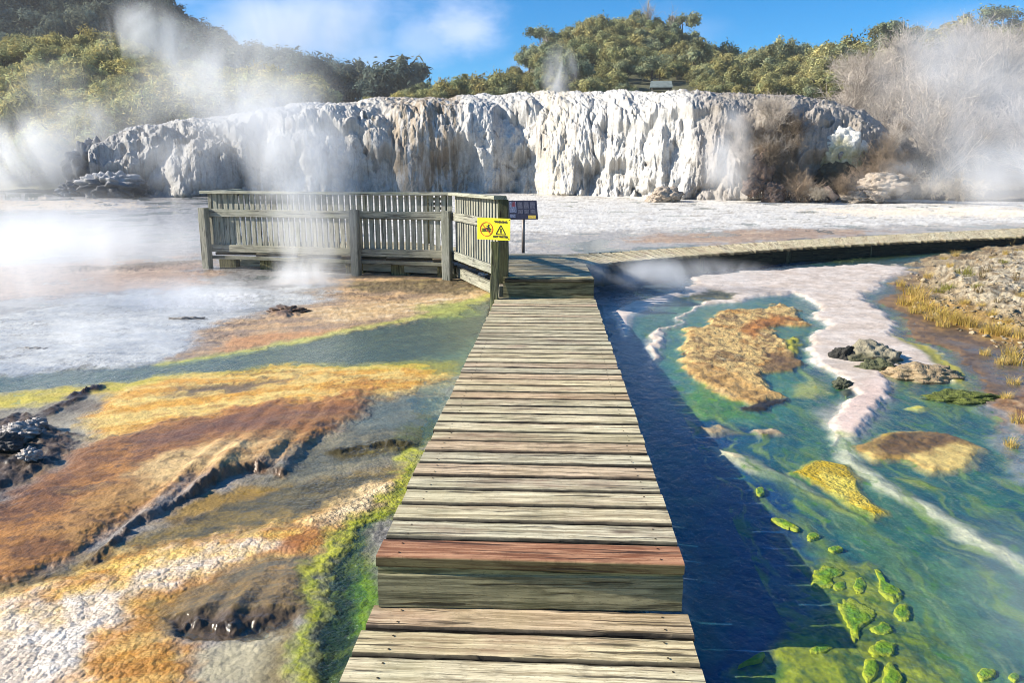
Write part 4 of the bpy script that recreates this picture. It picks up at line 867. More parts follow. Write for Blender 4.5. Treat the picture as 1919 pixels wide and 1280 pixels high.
for px in (872, 905, 935, 965, 990, 1015, 1042, 1065, 1090, 1112, 1140, 1165, 1190, 1215, 1245, 1272, 1300, 1330, 1360, 1390, 1420, 1450, 1480, 1515, 1545, 1580, 1615, 1650, 1690):
    plant(rg.choice(['olive', 'blue', 'blue', 'flat']), onhill(HC, px + rg.uniform(-8, 8), .97), rg.uniform(1.2, 1.9) * (.6 if px < 980 else .9), 'skyline_tree', 'tree with a rounded crown standing on the skyline of the hill behind the cliff', 'tree', 'skyline trees of the hill behind the cliff', rng=rg)
for px, s in ((800, 1.0), (815, 1.2), (838, 1.5), (862, 1.3), (888, 1.7), (905, 1.4), (925, 1.6), (948, 1.8)):
    plant('olive', at(px, 197, 60), s, 'dark_bush', 'low dark bush in the row on the cliff top against blue sky', 'bush', 'row of dark bushes on the cliff top', rng=rg)
for px, row, s, lb in ((1206, .95, 1.5, 'thin bare dead tree, tallest on the summit of the hill'), (1246, .95, 1.5, 'thin bare dead tree just right of the hill summit'), (1020, .9, 1.2, 'thin bare dead tree on the left shoulder of the hill')):
    plant('bare', onhill(HC, px, row) + [0, 0, .5], s, 'dead_tree', lb, 'dead tree', 'bare dead trees on the hills', rng=rg)
plant('olive', onhill(HC, 1570, .75), 2.6, 'rounded_tree', 'bright green rounded tree beside the grey dead scrub', 'tree', rng=rg, group=None)
for i, p in enumerate(scatter_px(HL, 195, 2, .16, .97, .03, .99, 1.4)):
    plant('yellow', p, rg.uniform(1.1, 1.7), 'scrub_bush', 'yellow green feathery bush in the scrub of the left slope', 'bush', 'scrub bushes on the left slope', rng=rg)
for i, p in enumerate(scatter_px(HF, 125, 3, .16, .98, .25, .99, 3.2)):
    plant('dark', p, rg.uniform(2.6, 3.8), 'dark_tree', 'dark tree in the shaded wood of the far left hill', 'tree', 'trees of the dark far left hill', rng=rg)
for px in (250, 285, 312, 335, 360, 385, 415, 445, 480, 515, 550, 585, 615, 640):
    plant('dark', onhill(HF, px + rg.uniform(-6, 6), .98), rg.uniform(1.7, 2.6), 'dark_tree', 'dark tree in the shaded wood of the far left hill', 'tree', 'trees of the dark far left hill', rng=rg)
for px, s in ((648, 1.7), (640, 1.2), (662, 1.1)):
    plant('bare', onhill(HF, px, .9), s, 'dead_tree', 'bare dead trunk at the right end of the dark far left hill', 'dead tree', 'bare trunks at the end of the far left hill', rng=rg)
for px, y, d, s in ((190, 262, 44, .7), (212, 262, 44, .55), (130, 286, 41.5, .6), (150, 284, 41.5, .5)):
    plant('yellow', at(px, y, d), s, 'small_bush', 'small dry bush on the left end of the cliff', 'bush', 'small bushes on the left end of the cliff', rng=rg)
for px, s in ((690, .6), (720, .5), (750, .7), (770, .5)):
    plant('yellow', at(px, 200, 52), s, 'low_bush', 'low dry bush at the cliff edge below the blue sky', 'bush', 'low dry bushes on the cliff edge', rng=rg)
for i, p in enumerate(scatter_px(HR, 85, 4, .02, .75, .04, .9, 1.25)):
    plant('dead', p, rg.uniform(1.1, 1.8), 'dead_shrub', 'grey leafless shrub in the steamy scrub of the right slope', 'shrub', 'grey dead shrubs on the right slope', rng=rg)
for px in (1640, 1670, 1700, 1730, 1765, 1790, 1820, 1850, 1885, 1915, 1945):
    plant(rg.choice(['blue', 'flat', 'olive']), onhill(HR, px, .97), rg.uniform(1.2, 1.9), 'ridge_tree', 'tree on the ridge above the grey dead scrub', 'tree', 'trees on the ridge of the right slope', rng=rg)
for px, y, d, s, lb in ((1440, 300, 31.5, .95, 'dark brown tangled bush overhanging the cliff face, the largest there'), (1475, 345, 30.2, .75, 'brown dead bush low on the cliff beside the reddish rocks'), (1500, 300, 31.5, .75, 'brown dead bush between the overhang and the white boulder'), (1455, 250, 33, .8, 'brown bush hanging at the cliff top under the skyline'), (1415, 335, 31, .6, 'small brown bush at the shaded foot of the cliff')):
    plant('brown', at(px, y, d), s, 'dead_bush', lb, 'bush', 'brown dead bushes on the cliff', rng=rg)
for i in range(64):
    px = rg.uniform(1375, 1700); y = rg.uniform(215, 366); q = (px - 1385) / 315
    if 1490 < px < 1650 and 195 < y < 350: continue
    plant(rg.choice(['brown', 'brown', 'dead']), at(px, y + 8, 31.0 - 1.4 * (y - 215) / 150 + rg.uniform(-.7, .3)), rg.uniform(.4, .75), 'dry_brush', 'tangle of dry brown brush clinging to the right end of the cliff', 'brush', 'dry brush on the right end of the cliff', rng=rg)
for px, y, d, s, lb in ((1690, 362, 29.5, .95, 'pale wispy shrub mound just right of the white boulder'), (1740, 366, 29.0, .9, 'pale wispy shrub mound second from the white boulder'), (1800, 372, 28, .85, 'pale wispy shrub mound in the drifting steam'), (1530, 372, 28.5, .6, 'small pale wispy shrub at the foot of the white boulder')):
    plant('pale', at(px, y, d), s, 'wispy_shrub', lb, 'shrub', 'pale wispy shrubs at the foot of the right slope', rng=rg)

# ------------------------------------------------------------------ rocks
def ico(sub=4):
    import bmesh
    bm = bmesh.new(); bmesh.ops.create_icosphere(bm, subdivisions=sub, radius=1); V = np.array([v.co[:] for v in bm.verts]); Fc = np.array([[v.index for v in f.verts] for f in bm.faces]); bm.free(); return V, Fc
IV, IF = ico(5); IV3, IF3 = ico(3); IV1, IF1 = ico(1)
def rockmesh(name, seed, sc, amp=.28, cols=((150, 140, 130), (110, 100, 92)), knob=.12, topcol=None, hi=True, mat=None, drip=0):
    V, Fc = (IV, IF) if hi else (IV3, IF3); o = seed * 3.7
    a = fbm(V[:, 0] * 1.3 + o, V[:, 1] * 1.3 + V[:, 2] * .9, seed, 4) + fbm(V[:, 2] * 1.4 + o, V[:, 0] * 1.1 - V[:, 1], seed + 3, 4)
    d, _ = worley(V[:, 0] * 3 + o, V[:, 2] * (3 if not drip else 1.2) + V[:, 1] * 2, seed)
    f = 1 + amp * a + knob * (.5 - d) * 1.5
    f = f + .10 * fbm(V[:, 0] * 5 + o, V[:, 2] * 5 + V[:, 1] * 4, seed + 5, 5, .65) - .10 * np.abs(noise(V[:, 0] * 2.6 + o, V[:, 2] * 2.6 - V[:, 1] * 2.2, seed + 6))
    W = V * f[:, None] * np.array(sc); n = np.clip(.5 + .9 * fbm(V[:, 0] * 4 + o, V[:, 2] * 4 + V[:, 1] * 3, seed + 9, 5, .65), 0, 1)[:, None]
    c = lin(cols[0]) * n + lin(cols[1]) * (1 - n)
    if topcol is not None: m = sstep(.2, .7, V[:, 2] + .5 * a)[:, None]; c = c * (1 - m) + lin(topcol) * m
    return mesh(name, W, Fc, mat or M_rk, True, {'col': ('FLOAT_COLOR', c * .9)})
M_rk = mat_rock('rock')
def rock(name, p, sc, label, cat='rock', group=None, seed=1, rz=0, **kw):
    o = obj(name, rockmesh(name, seed, sc, **kw), None, tuple(p)); o.rotation_euler.z = rz; setp(o, label, cat, group); return o
# white boulder with yellow drip at the right end of the cliff
q = at(1575, 290, 31.0); o = rock('sinter_boulder', q, (.85, .8, 1.0), 'bulging white boulder with a yellow tinge, over the dark hollow in the cliff', 'boulder', seed=21, amp=.3, knob=.22, cols=((206, 202, 180), (176, 166, 112)), topcol=(214, 212, 204), drip=1)
rock('sinter_boulder', at(1558, 246, 32.2), (.75, .7, .42), 'flat white boulder slab above the yellow tinged one', 'boulder', seed=22, amp=.2, knob=.3, cols=((228, 228, 226), (180, 176, 170)))
rock('dark_boulder', at(1572, 338, 30.8), (.9, .6, .7), 'dark mossy rock in the hollow under the white boulder', 'boulder', seed=23, cols=((90, 84, 62), (52, 50, 40)))
rock('mossy_boulder', at(1510, 222, 33.2), (.7, .6, .55), 'dark mossy boulder at the cliff top right of the white lip', 'boulder', seed=24, cols=((120, 112, 88), (66, 62, 48)))
rock('pale_boulder', at(176, 318, 37.6), (1.0, 1.3, 1.35), 'tall pale grey boulder closing the left end of the cliff', 'boulder', seed=28, knob=.35, cols=((176, 175, 174), (110, 110, 112)), drip=1)
rock('pale_boulder', at(146, 356, 36.2), (.75, .8, .45), 'low pale grey boulder at the very left end of the cliff', 'boulder', seed=27, knob=.3, cols=((165, 165, 166), (105, 106, 110)))
rock('dark_boulder', at(215, 350, 34.6), (1.25, .9, .62), 'low dark grey boulder at the left foot of the cliff', 'boulder', seed=25, knob=.4, cols=((120, 122, 126), (62, 64, 68)), topcol=(165, 165, 168))
for k, (px, y, s, l) in enumerate(((1425, 316, .55, 'upright reddish rock on the cliff foot, tallest of the reddish rocks'), (1412, 348, .5, 'reddish rock under the upright one at the cliff foot'), (1450, 362, .5, 'reddish rock at the foot of the brown bush'), (1500, 368, .45, 'reddish rock beside the small pale shrub'), (1545, 366, .38, 'reddish rock near the fallen log'))):
    rock('reddish_rock', at(px, y, 30.0 - .1 * k), (s * .9, s * .8, s * (1.3 if k == 0 else .8)), l, 'rock', 'reddish rocks at the cliff foot', seed=30 + k, amp=.5, cols=((150, 128, 112), (92, 70, 60)), rz=k)
for k, (px, y, s, l) in enumerate(((1660, 345, .7, 'rounded pale rock half hidden by wispy shrubs'), (1250, 365, .55, 'low cream coloured rock slab on the white flat before the cliff'), (1230, 372, .35, 'small rock in front of the cream coloured slab'), (1600, 371, .4, 'rock right of the fallen log'), (1640, 368, .45, 'brown rock below the rounded pale one'))):
    rock('pale_rock', at(px, y, 29.2 + (1 if k in (1, 2) else 0)), (s * 1.4, s, s * .6), l, 'rock', 'pale rocks before the cliff', seed=40 + k, amp=.4, cols=((190, 178, 162), (138, 122, 108)), rz=k)
V, Fc = tube([at(1548, 352, 29.3), at(1556, 362, 29.2), at(1568, 374, 29.1)], [.14, .13, .15], 9); o = obj('fallen_log', mesh('fallen_log', V, Fc, mat_plain('log_bark', (.30, .22, .17), .9, .6, 6, .3), True)); setp(o, 'short reddish fallen log leaning at the cliff foot', 'log')
# rocks standing in the white stream
def onwater(px, py, dz=0): p = G(px, py); return p + [0, 0, dz]
for k, (px, py, s, l, c) in enumerate(((1628, 672, (.26, .22, .15), 'largest mossy rock in the white stream', ((96, 98, 70), (50, 52, 40))), (1578, 672, (.12, .13, .11), 'black rock left of the largest mossy rock in the white stream', ((62, 60, 54), (30, 30, 28))), (1645, 692, (.18, .1, .09), 'low mossy rock below the largest one in the white stream', ((110, 112, 76), (58, 62, 44))), (1725, 702, (.30, .18, .09), 'tan crusted rock hump beside the end of the white stream', ((190, 168, 132), (130, 108, 80))), (1580, 722, (.08, .07, .06), 'small dark rock in the stream below the black one', ((88, 92, 70), (44, 46, 36))), (1805, 745, (.26, .12, .055), 'bright green mossy clump at the brown bank', ((112, 122, 44), (66, 74, 34))))):
    rock('mossy_rock', onwater(px, py, -.01), s, l, 'rock', 'rocks in the white stream', seed=50 + k, cols=c, knob=.16, amp=.34, topcol=(150, 142, 120) if k == 0 else None)
# dark crust lumps on the flats
for k, (px, py, s, l) in enumerate(((540, 586, (.20, .10, .06), 'dark brown crusty lump on the tan flat before the railing'), (350, 600, (.22, .08, .03), 'flat dark crust plate in the milky pool'), (62, 655, (.16, .06, .02), 'grey crust ripple in the milky pool'))):
    rock('crust_lump', onwater(px, py, .0), s, l, 'rock', None, seed=60 + k, cols=((130, 104, 86), (76, 60, 52)) if k == 0 else ((150, 146, 142), (105, 100, 98)), knob=.5, amp=.3)
for k, (px, py, s, l) in enumerate(((40, 828, (.12, .08, .06), 'pale grey rock among the dark rubble, the upper one'), (15, 850, (.10, .08, .06), 'dark grey rock under the pale rubble rock'), (60, 872, (.06, .05, .04), 'small grey stone among the rubble'), (70, 812, (.07, .05, .04), 'small white stone behind the rubble'))):
    rock('rubble_rock', onwater(px, py, .06), s, l, 'rock', 'loose rocks in the rubble at the far left', seed=70 + k, cols=((205, 198, 192), (120, 112, 106)) if k != 1 else ((96, 92, 90), (50, 48, 48)), knob=.3, amp=.3)

# green algae clumps in the blue pool
def mat_algae():
    t = NT('lime_algae'); col = t.attr('col').outputs[0]; pos = t.n('ShaderNodeNewGeometry').outputs[0]; n = t.noise(pos, 70, 4, .6)
    c = t.n('ShaderNodeVectorMath', {0: col, 3: t.maprange(n, .3, .7, .75, 1.25)}, operation='SCALE').outputs[0]
    b = t.n('ShaderNodeBump', {'Strength': 1.0, 'Distance': .012, 'Height': n}).outputs[0]
    return t.surf(t.n('ShaderNodeBsdfPrincipled', {'Base Color': c, 'Roughness': .7, 'Normal': b}).outputs[0])
M_alg = mat_algae()
def pad(name, outline, label, group, seed, h=.025, inner=(104, 140, 18), rim=(176, 176, 34), base=-.006, cat='algae'):
    pts = np.array([G(*p)[:2] for p in outline]); c = pts.mean(0); n = 72
    # closed smooth outline by angle
    m = len(pts); tt = np.linspace(0, m, n, endpoint=False); i = tt.astype(int); f = (tt - i)[:, None]
    p0, p1, p2, p3 = (pts[(i + k) % m] for k in (-1, 0, 1, 2))
    cur = .5 * ((2 * p1) + (p2 - p0) * f + (2 * p0 - 5 * p1 + 4 * p2 - p3) * f ** 2 + (3 * p1 - p0 - 3 * p2 + p3) * f ** 3)
    rs = np.linspace(0, 1, 15); V = []; C = []; lv = float(level(c[0], c[1])); R0 = np.linalg.norm(cur - c, axis=1).mean()
    ci, cr = lin(inner), lin(rim)
    for r in rs:
        q = c + (cur - c) * r; w = 1 + .22 * noise(q[:, 0] * 22, q[:, 1] * 22, seed) + .16 * noise(q[:, 0] * 60, q[:, 1] * 60, seed + 7); q = c + (cur - c) * r * w[:, None] if r > .3 else q
        z = h * (1 - r ** 2.6) ** .8 * (1 + .5 * noise(q[:, 0] * 14, q[:, 1] * 14, seed + 1)) + .10 * R0 * noise(q[:, 0] * 30, q[:, 1] * 30, seed + 2) * (1 - r) - .012 * (r > .98)
        V.append(np.column_stack([q - c, z])); k = sstep(.45, .95, r + .25 * noise(q[:, 0] * 16, q[:, 1] * 16, seed + 4))[:, None] * np.ones((n, 1)); C.append(ci * (1 - k) + cr * k)
    V = np.vstack(V); C = np.vstack(C); nr = len(rs); F_ = []
    for a in range(nr - 1):
        for b in range(n): F_.append((a * n + b, (a + 1) * n + b, (a + 1) * n + (b + 1) % n, a * n + (b + 1) % n))
    me = mesh(name, V, np.array(F_), M_alg, True, {'col': ('FLOAT_COLOR', C * .9)})
    o = obj(name, me, None, (c[0], c[1], lv + base)); setp(o, label, cat, group); return o
PG = 'green algae clumps in the blue pool'
for k, (pts, l) in enumerate((
    ([(1522, 1085), (1528, 1068), (1550, 1058), (1575, 1062), (1582, 1075), (1560, 1085), (1562, 1098), (1535, 1100)], 'two lobed lime clump at the corner of the dark shadow'),
    ([(1560, 1095), (1582, 1088), (1585, 1102), (1568, 1106)], 'small lime clump touching the two lobed one'),
    ([(1605, 1085), (1615, 1080), (1624, 1092), (1618, 1110), (1604, 1112), (1600, 1100)], 'small upright green clump left of the teardrop one'),
    ([(1640, 1064), (1650, 1066), (1660, 1088), (1690, 1105), (1692, 1122), (1665, 1124), (1648, 1110), (1648, 1085)], 'teardrop shaped green clump, the uppermost large one'),
    ([(1568, 1128), (1590, 1122), (1640, 1142), (1638, 1158), (1615, 1175), (1608, 1200), (1598, 1205), (1590, 1175)], 'large green wedge shaped clump in the middle of the algae'),
    ([(1682, 1135), (1702, 1132), (1706, 1155), (1692, 1162), (1678, 1150)], 'rounded green clump at the right of the wedge'),
    ([(1632, 1178), (1655, 1166), (1672, 1172), (1670, 1186), (1645, 1190)], 'oval green clump under the wedge'),
    ([(1630, 1212), (1655, 1198), (1680, 1205), (1675, 1225), (1640, 1230)], 'bright green clump with a yellow rim under the oval'),
    ([(1518, 1215), (1545, 1207), (1564, 1212), (1545, 1222), (1520, 1224)], 'flat yellow green clump at the lower edge of the shadow'),
    ([(1620, 1240), (1640, 1232), (1648, 1245), (1640, 1272), (1622, 1270)], 'green clump at the bottom edge of the picture, the left one of two'),
    ([(1660, 1245), (1672, 1240), (1692, 1270), (1680, 1300), (1655, 1290)], 'green clump at the bottom edge of the picture, the right one of two'),
    ([(1832, 1262), (1845, 1252), (1866, 1256), (1864, 1268), (1842, 1274)], 'lone green clump near the right corner, the larger'),
    ([(1890, 1266), (1902, 1260), (1912, 1266), (1905, 1276)], 'lone tiny green clump at the right corner'),
    ([(1418, 914), (1430, 912), (1432, 924), (1420, 926)], 'tiny bright green tuft of algae beside the pale streak'),
    ([(1512, 1000), (1530, 998), (1536, 1006), (1518, 1010)], 'small green clump alone above the two lobed one'),
    ([(1552, 1026), (1572, 1022), (1580, 1028), (1562, 1033)], 'thin yellow clump above the two lobed one'),
    ([(1442, 966), (1470, 972), (1498, 988), (1488, 992), (1455, 978)], 'thin green strip of algae at the edge of the shadow'),
    ([(1385, 1246), (1420, 1225), (1432, 1222), (1428, 1236), (1400, 1242)], 'thin yellow strip of algae beside the boardwalk shadow'),
)): pad('algae_clump', pts, l, PG, 80 + k, h=.007, base=-.004)

# ------------------------------------------------------------------ dry grass on the mound
def tuft(seed, n=90, h=.22, spread=.12):
    rng = np.random.default_rng(seed); V = []; Fq = []; T = []
    for i in range(n):
        a = rng.uniform(0, 6.28); r = spread * math.sqrt(rng.uniform()) * .6; p = np.array([math.cos(a) * r, math.sin(a) * r, -.02]); a2 = a + rng.normal() * .7; hh = h * rng.uniform(.5, 1.15); out = hh * rng.uniform(.2, .9); w = rng.uniform(.0022, .004); sd = np.array([-math.sin(a2), math.cos(a2), 0]) * w; g = rng.uniform(.65, 1.25); t = (g, g * rng.uniform(.9, 1.05), g * rng.uniform(.6, 1.0)); o = len(V)
        for s in (0, .4, .75, 1): c = p + np.array([math.cos(a2) * out * s * s, math.sin(a2) * out * s * s, hh * (s - .25 * s * s)]); V += [c - sd * (1 - s * .85), c + sd * (1 - s * .85)]; T += [t, t]
        for s in range(3): Fq.append((o + 2 * s, o + 2 * s + 1, o + 2 * s + 3, o + 2 * s + 2))
    return np.array(V), np.array(Fq), np.array(T)
M_gr = mat_leaf('dry_grass', (.50, .37, .12), (.62, .47, .20), .3); M_gg = mat_leaf('green_grass', (.22, .23, .07), (.30, .28, .10), .3); M_gb = mat_leaf('brown_stems', (.16, .12, .07), (.22, .17, .10), .2)
TU = {}
for nm, m, n, h, s in (('dry', M_gr, 130, .20, .16), ('green', M_gg, 110, .15, .16), ('stem', M_gb, 26, .22, .08)):
    TU[nm] = [mesh(nm + '_tuft', *tuft(900 + k, n, h, s)[:2], m, False, {'tc': ('FLOAT_COLOR', tuft(900 + k, n, h, s)[2])}) for k in range(3)]
bpy.context.view_layer.update()
def ground_z():
    me = bpy.data.objects['ground'].data; co = np.empty(len(me.vertices) * 3, np.float32); me.vertices.foreach_get('co', co); return co.reshape(-1, 3)
GV = ground_z()
def gz(x, y):
    m = (np.abs(GV[:, 0] - x) < .12) & (np.abs(GV[:, 1] - y) < .2); return float(GV[m][np.argmin((GV[m, 0] - x) ** 2 + (GV[m, 1] - y) ** 2), 2]) if m.any() else float(level(x, y))
for k, (px, py, ty, s) in enumerate(((1712, 536, 'dry', 1.25), (1725, 546, 'dry', 1.1), (1700, 552, 'dry', 1.0), (1740, 560, 'dry', 1.0), (1760, 570, 'dry', .95), (1780, 580, 'dry', 1.05), (1800, 586, 'dry', 1.0), (1718, 566, 'dry', .8), (1748, 578, 'dry', .8), (1820, 590, 'dry', .9), (1866, 604, 'dry', 1.2), (1882, 606, 'dry', .9), (1850, 600, 'dry', .7), (1792, 470, 'dry', .7), (1770, 478, 'dry', .6), (1910, 468, 'dry', .8), (1900, 640, 'dry', 1.0), (1915, 655, 'dry', 1.1), (1918, 612, 'dry', .9), (1770, 590, 'dry', .7), (1690, 520, 'dry', .6), (1840, 560, 'dry', .6), (1860, 575, 'dry', .7), (1890, 585, 'dry', .6), (1810, 555, 'dry', .55), (1850, 640, 'dry', .6), (1880, 655, 'dry', .7), (1905, 690, 'dry', .6), (1890, 720, 'dry', .5), (1912, 760, 'dry', .6), (1860, 480, 'dry', .5), (1885, 475, 'dry', .6), (1740, 510, 'dry', .6), (1780, 500, 'dry', .5), (1915, 555, 'dry', .8), (1900, 800, 'dry', .5),
        (1805, 508, 'green', 1.1), (1815, 516, 'green', .8), (1760, 532, 'green', 1.0), (1780, 528, 'green', .9), (1830, 540, 'green', .7), (1880, 500, 'green', .8), (1840, 520, 'stem', 1.2), (1850, 512, 'stem', 1.4), (1832, 548, 'stem', 1.1), (1895, 452, 'stem', 1.3), (1905, 530, 'stem', 1.0), (1870, 560, 'stem', .9))):
    p = G(px, py); p = p * [.93, .93, 1]; z = gz(p[0], p[1]); s *= .95 if px < 1835 else .8
    o = obj({'dry': 'grass_tuft', 'green': 'green_tuft', 'stem': 'dead_plant'}[ty], rg.choice(TU[ty]), None, (p[0], p[1], z)); o.rotation_euler.z = rg.uniform(0, 6); o.scale = (s, s, s * rg.uniform(.85, 1.15))
    setp(o, {'dry': 'yellow dry grass tuft on the gravel mound', 'green': 'greenish low plant on the gravel mound', 'stem': 'sparse brown stems standing on the gravel mound'}[ty], {'dry': 'grass', 'green': 'plant', 'stem': 'plant'}[ty], {'dry': 'yellow grass tufts on the mound', 'green': 'greenish plants on the mound', 'stem': 'brown stems on the mound'}[ty])
# gravel
V = []; Fc = []; T = []; rng = np.random.default_rng(77); base_v, base_f = IV1, IF1; tot = 0
for k in range(560):
    px, py = rng.uniform(1705, 1990), rng.uniform(468, 640); 
    if py > 560 + (px - 1716) * .38 + 8 or py < 500 - (px - 1700) * .23: continue
    p = G(px, py) * [.93, .93, 1]; z = gz(p[0], p[1]); s = rng.uniform(.008, .03) * (1.6 if rng.uniform() < .08 else 1)
    q = base_v * (1 + .35 * rng.normal(size=(len(base_v), 1))) * [s, s * rng.uniform(.7, 1.2), s * .6] + [p[0], p[1], z + s * .2]
    V.append(q); Fc.append(base_f + tot); tot += len(q); g = rng.uniform(.35, .95); T.append(np.tile(lin((188, 170, 138)) * g, (len(q), 1)))
o = obj('gravel', mesh('gravel', np.vstack(V), np.vstack(Fc), M_rk, False, {'col': ('FLOAT_COLOR', np.vstack(T))})); setp(o, 'loose pale gravel on the mound at the right', 'gravel', kind='stuff')

# ------------------------------------------------------------------ shelter on the cliff top
sp = at(1238, 190, 62); M_roof = mat_plain('shelter_roof', (.16, .19, .18), .6, .2, 3, .2); M_swood = mat_plain('shelter_timber', (.10, .09, .075), .8, .3, 8, .2)
sh = empty('shelter', tuple(sp), 'small open shelter with a green grey roof on the cliff top', 'shelter', rz=rad(-6))
def boxm(x0, x1, y0, y1, z0, z1): return [(x0, y0, z0), (x1, y0, z0), (x1, y1, z0), (x0, y1, z0), (x0, y0, z1), (x1, y0, z1), (x1, y1, z1), (x0, y1, z1)], [(3, 2, 1, 0), (4, 5, 6, 7), (0, 1, 5, 4), (1, 2, 6, 5), (2, 3, 7, 6), (3, 0, 4, 7)]
for sx in (-.7, .7):
    for sy in (-.55, .55): a, b = boxm(sx - .05, sx + .05, sy - .05, sy + .05, -1.2, 1.15); obj('post', mesh('post', a, b, M_swood), sh)
rv = [(-.9, -.8, 1.08), (.9, -.8, 1.08), (.82, 0, 1.6), (-.82, 0, 1.6), (-.9, .8, 1.08), (.9, .8, 1.08)]; rv2 = [(x, y, z - .08) for x, y, z in rv]
obj('roof', mesh('roof', rv + rv2, [(0, 1, 2, 3), (3, 2, 5, 4), (7, 6, 9, 8), (8, 9, 10, 11), (1, 0, 6, 7), (4, 5, 11, 10), (0, 3, 9, 6), (3, 4, 10, 9), (2, 1, 7, 8), (5, 2, 8, 11)], M_roof), sh)
a, b = boxm(-.65, .65, .45, .5, .1, .65); obj('bench_back', mesh('bench_back', a, b, M_swood), sh)
fo = at(1245, 186, 58); fc = empty('guard_rail', tuple(fo), 'thin wire guard rail on the cliff edge in front of the shelter', 'fence')
ends = [at(px, 186, 58) - fo for px in (1200, 1222, 1244, 1266, 1288)]
for e in ends: V, Fc = tube([e + [0, 0, -.8], e + [0, 0, .42]], [.02, .02], 6); obj('post', mesh('post', V, Fc, M_swood), fc)
for hz in (.4, .15): V, Fc = tube([e + [0, 0, hz] for e in ends], [.012] * 5, 5); obj('wire', mesh('wire', V, Fc, M_swood), fc)

# ------------------------------------------------------------------ steam
def steam(px, py, depth, sx, sy, sz, dens, label, kind='puff', nscale=.5, lean=(0, 0), cut=.46, r0=.35, seed=0, rise=1.0):
    t = NT('steam'); tc = t.n('ShaderNodeTexCoord').outputs[3]; wp = t.n('ShaderNodeNewGeometry').outputs[0]
    mp = t.n('ShaderNodeMapping', {'Vector': wp, 'Location': (seed * 3.1, seed * 1.7, seed), 'Scale': (1, 1, .6)}).outputs[0]
    n = t.noise(mp, nscale, 8, .62, 1.3)
    xyz = t.n('ShaderNodeSeparateXYZ', {0: tc}).outputs; x, y, z = xyz[0], xyz[1], xyz[2]
    if kind == 'column':
        h = t.math('MULTIPLY_ADD', z, .5, .5); h2 = t.math('MULTIPLY', h, h)
        n2 = t.noise(mp, nscale * .45, 2, .5); wob = t.math('MULTIPLY', t.math('SUBTRACT', n2, .5), t.math('MULTIPLY_ADD', h, 1.1, .15))
        dx = t.math('ADD', t.math('SUBTRACT', x, t.math('MULTIPLY_ADD', h2, lean[0], lean[1])), wob)
        rr = t.math('MULTIPLY_ADD', h, 1 - r0 - abs(lean[0]) * .5, r0)
        d = t.math('DIVIDE', t.math('SQRT', t.math('ADD', t.math('MULTIPLY', dx, dx), t.math('MULTIPLY', y, y))), rr)
        f = t.math('MULTIPLY', t.maprange(d, .95, .1, 0, 1), t.math('MULTIPLY', t.maprange(h, 1, .35, 0, 1), t.maprange(h, 0, .04, 0, 1)))
    else:
        d = t.n('ShaderNodeVectorMath', {0: tc}, operation='LENGTH').outputs[1]; f = t.maprange(d, .98, .15, 0, 1)
    f = t.math('MULTIPLY', f, t.math('MULTIPLY_ADD', f, -2, 3)); f = t.math('MULTIPLY', f, t.maprange(d, .98, .15, 0, 1)) if kind != 'column' else f
    v = t.math('MULTIPLY', f, t.math('MULTIPLY', t.maprange(n, cut - .02, cut + .24, 0, 1), dens))
    pv = t.n('ShaderNodeVolumePrincipled', {'Color': (.97, .98, 1, 1), 'Density': v, 'Anisotropy': .15}).outputs[0]
    m = t.vol(pv)
    if kind == 'column': a, b = boxm(-1, 1, -1, 1, -1, 1); me = mesh('steam', a, b, m)
    else: me = mesh('steam', IV3, IF3, m)
    o = obj('steam', me, None, tuple(at(px, py, depth))); o.scale = (sx, sy, sz); setp(o, label, 'steam', kind='stuff'); return o
steam(560, 360, 10.3, 1.35, .5, 1.75, 3.3, 'column of steam rising in front of the long railing', 'column', 1.4, (-.45, .08), .38, .38, 1)
steam(580, 535, 9.9, .75, .4, .42, 6.08, 'thick steam at the foot of the column by the railing', 'puff', 1.8, cut=.40, seed=21)
steam(40, 520, 8.6, 1.5, 1.2, .95, 1.5, 'bank of steam over the milky pool at the left edge', 'puff', .9, cut=.42, seed=2)
steam(350, 565, 8.6, 1.6, .8, .36, 2.51, 'low steam drifting on the milky pool', 'puff', 1.3, cut=.42, seed=3)
steam(60, 300, 36, 4.2, 2.0, 2.6, 1.37, 'steam at the left foot of the scrubby slope', 'puff', .3, cut=.42, seed=4)
steam(430, 195, 36, 6.5, 2.5, 3.4, 0.684, 'wide veil of steam over the left part of the cliff', 'puff', .28, cut=.42, seed=5)
steam(560, 290, 33, 3.0, 1.5, 2.3, 1, 'steam against the cliff behind the railing', 'puff', .4, cut=.44, seed=6)
steam(268, 70, 60, 4.2, 2.0, 3.6, 1.46, 'puff of steam before the dark far left hill', 'puff', .25, cut=.45, seed=7)
steam(1840, 200, 28, 5.0, 2.4, 4.4, 0.513, 'large bank of steam over the dead scrub on the right', 'puff', .3, cut=.43, seed=8)
steam(1890, 335, 25, 3.2, 2.0, 1.7, 0.798, 'low thick steam at the right edge of the white flat', 'puff', .4, cut=.42, seed=9)
steam(1365, 300, 29, 1.25, .9, 2.5, 2.51, 'steam rising along the shaded end of the cliff', 'puff', .6, cut=.42, seed=10)
steam(1050, 140, 50, 1.5, 1.2, 2.4, 1.6, 'thin wisp of steam above the cliff top', 'puff', .5, cut=.46, seed=11)
steam(1240, 512, 9.4, 1.7, .5, .26, 3.42, 'low steam beside the branch walkway', 'puff', 1.6, cut=.40, seed=12)
steam(560, 60, 75, 12, 4, 5, 0.274, 'thin vapour drifting in the sky over the cliff', 'puff', .12, cut=.42, seed=13)
steam(120, 440, 14, 3.2, 1.6, 1.0, .8, 'steam lying over the grey flat left of the railing', 'puff', .7, cut=.42, seed=31)
steam(180, 640, 6.8, 1.3, .6, .42, 1.3, 'steam curling over the near edge of the milky pool', 'puff', 1.5, cut=.43, seed=32)
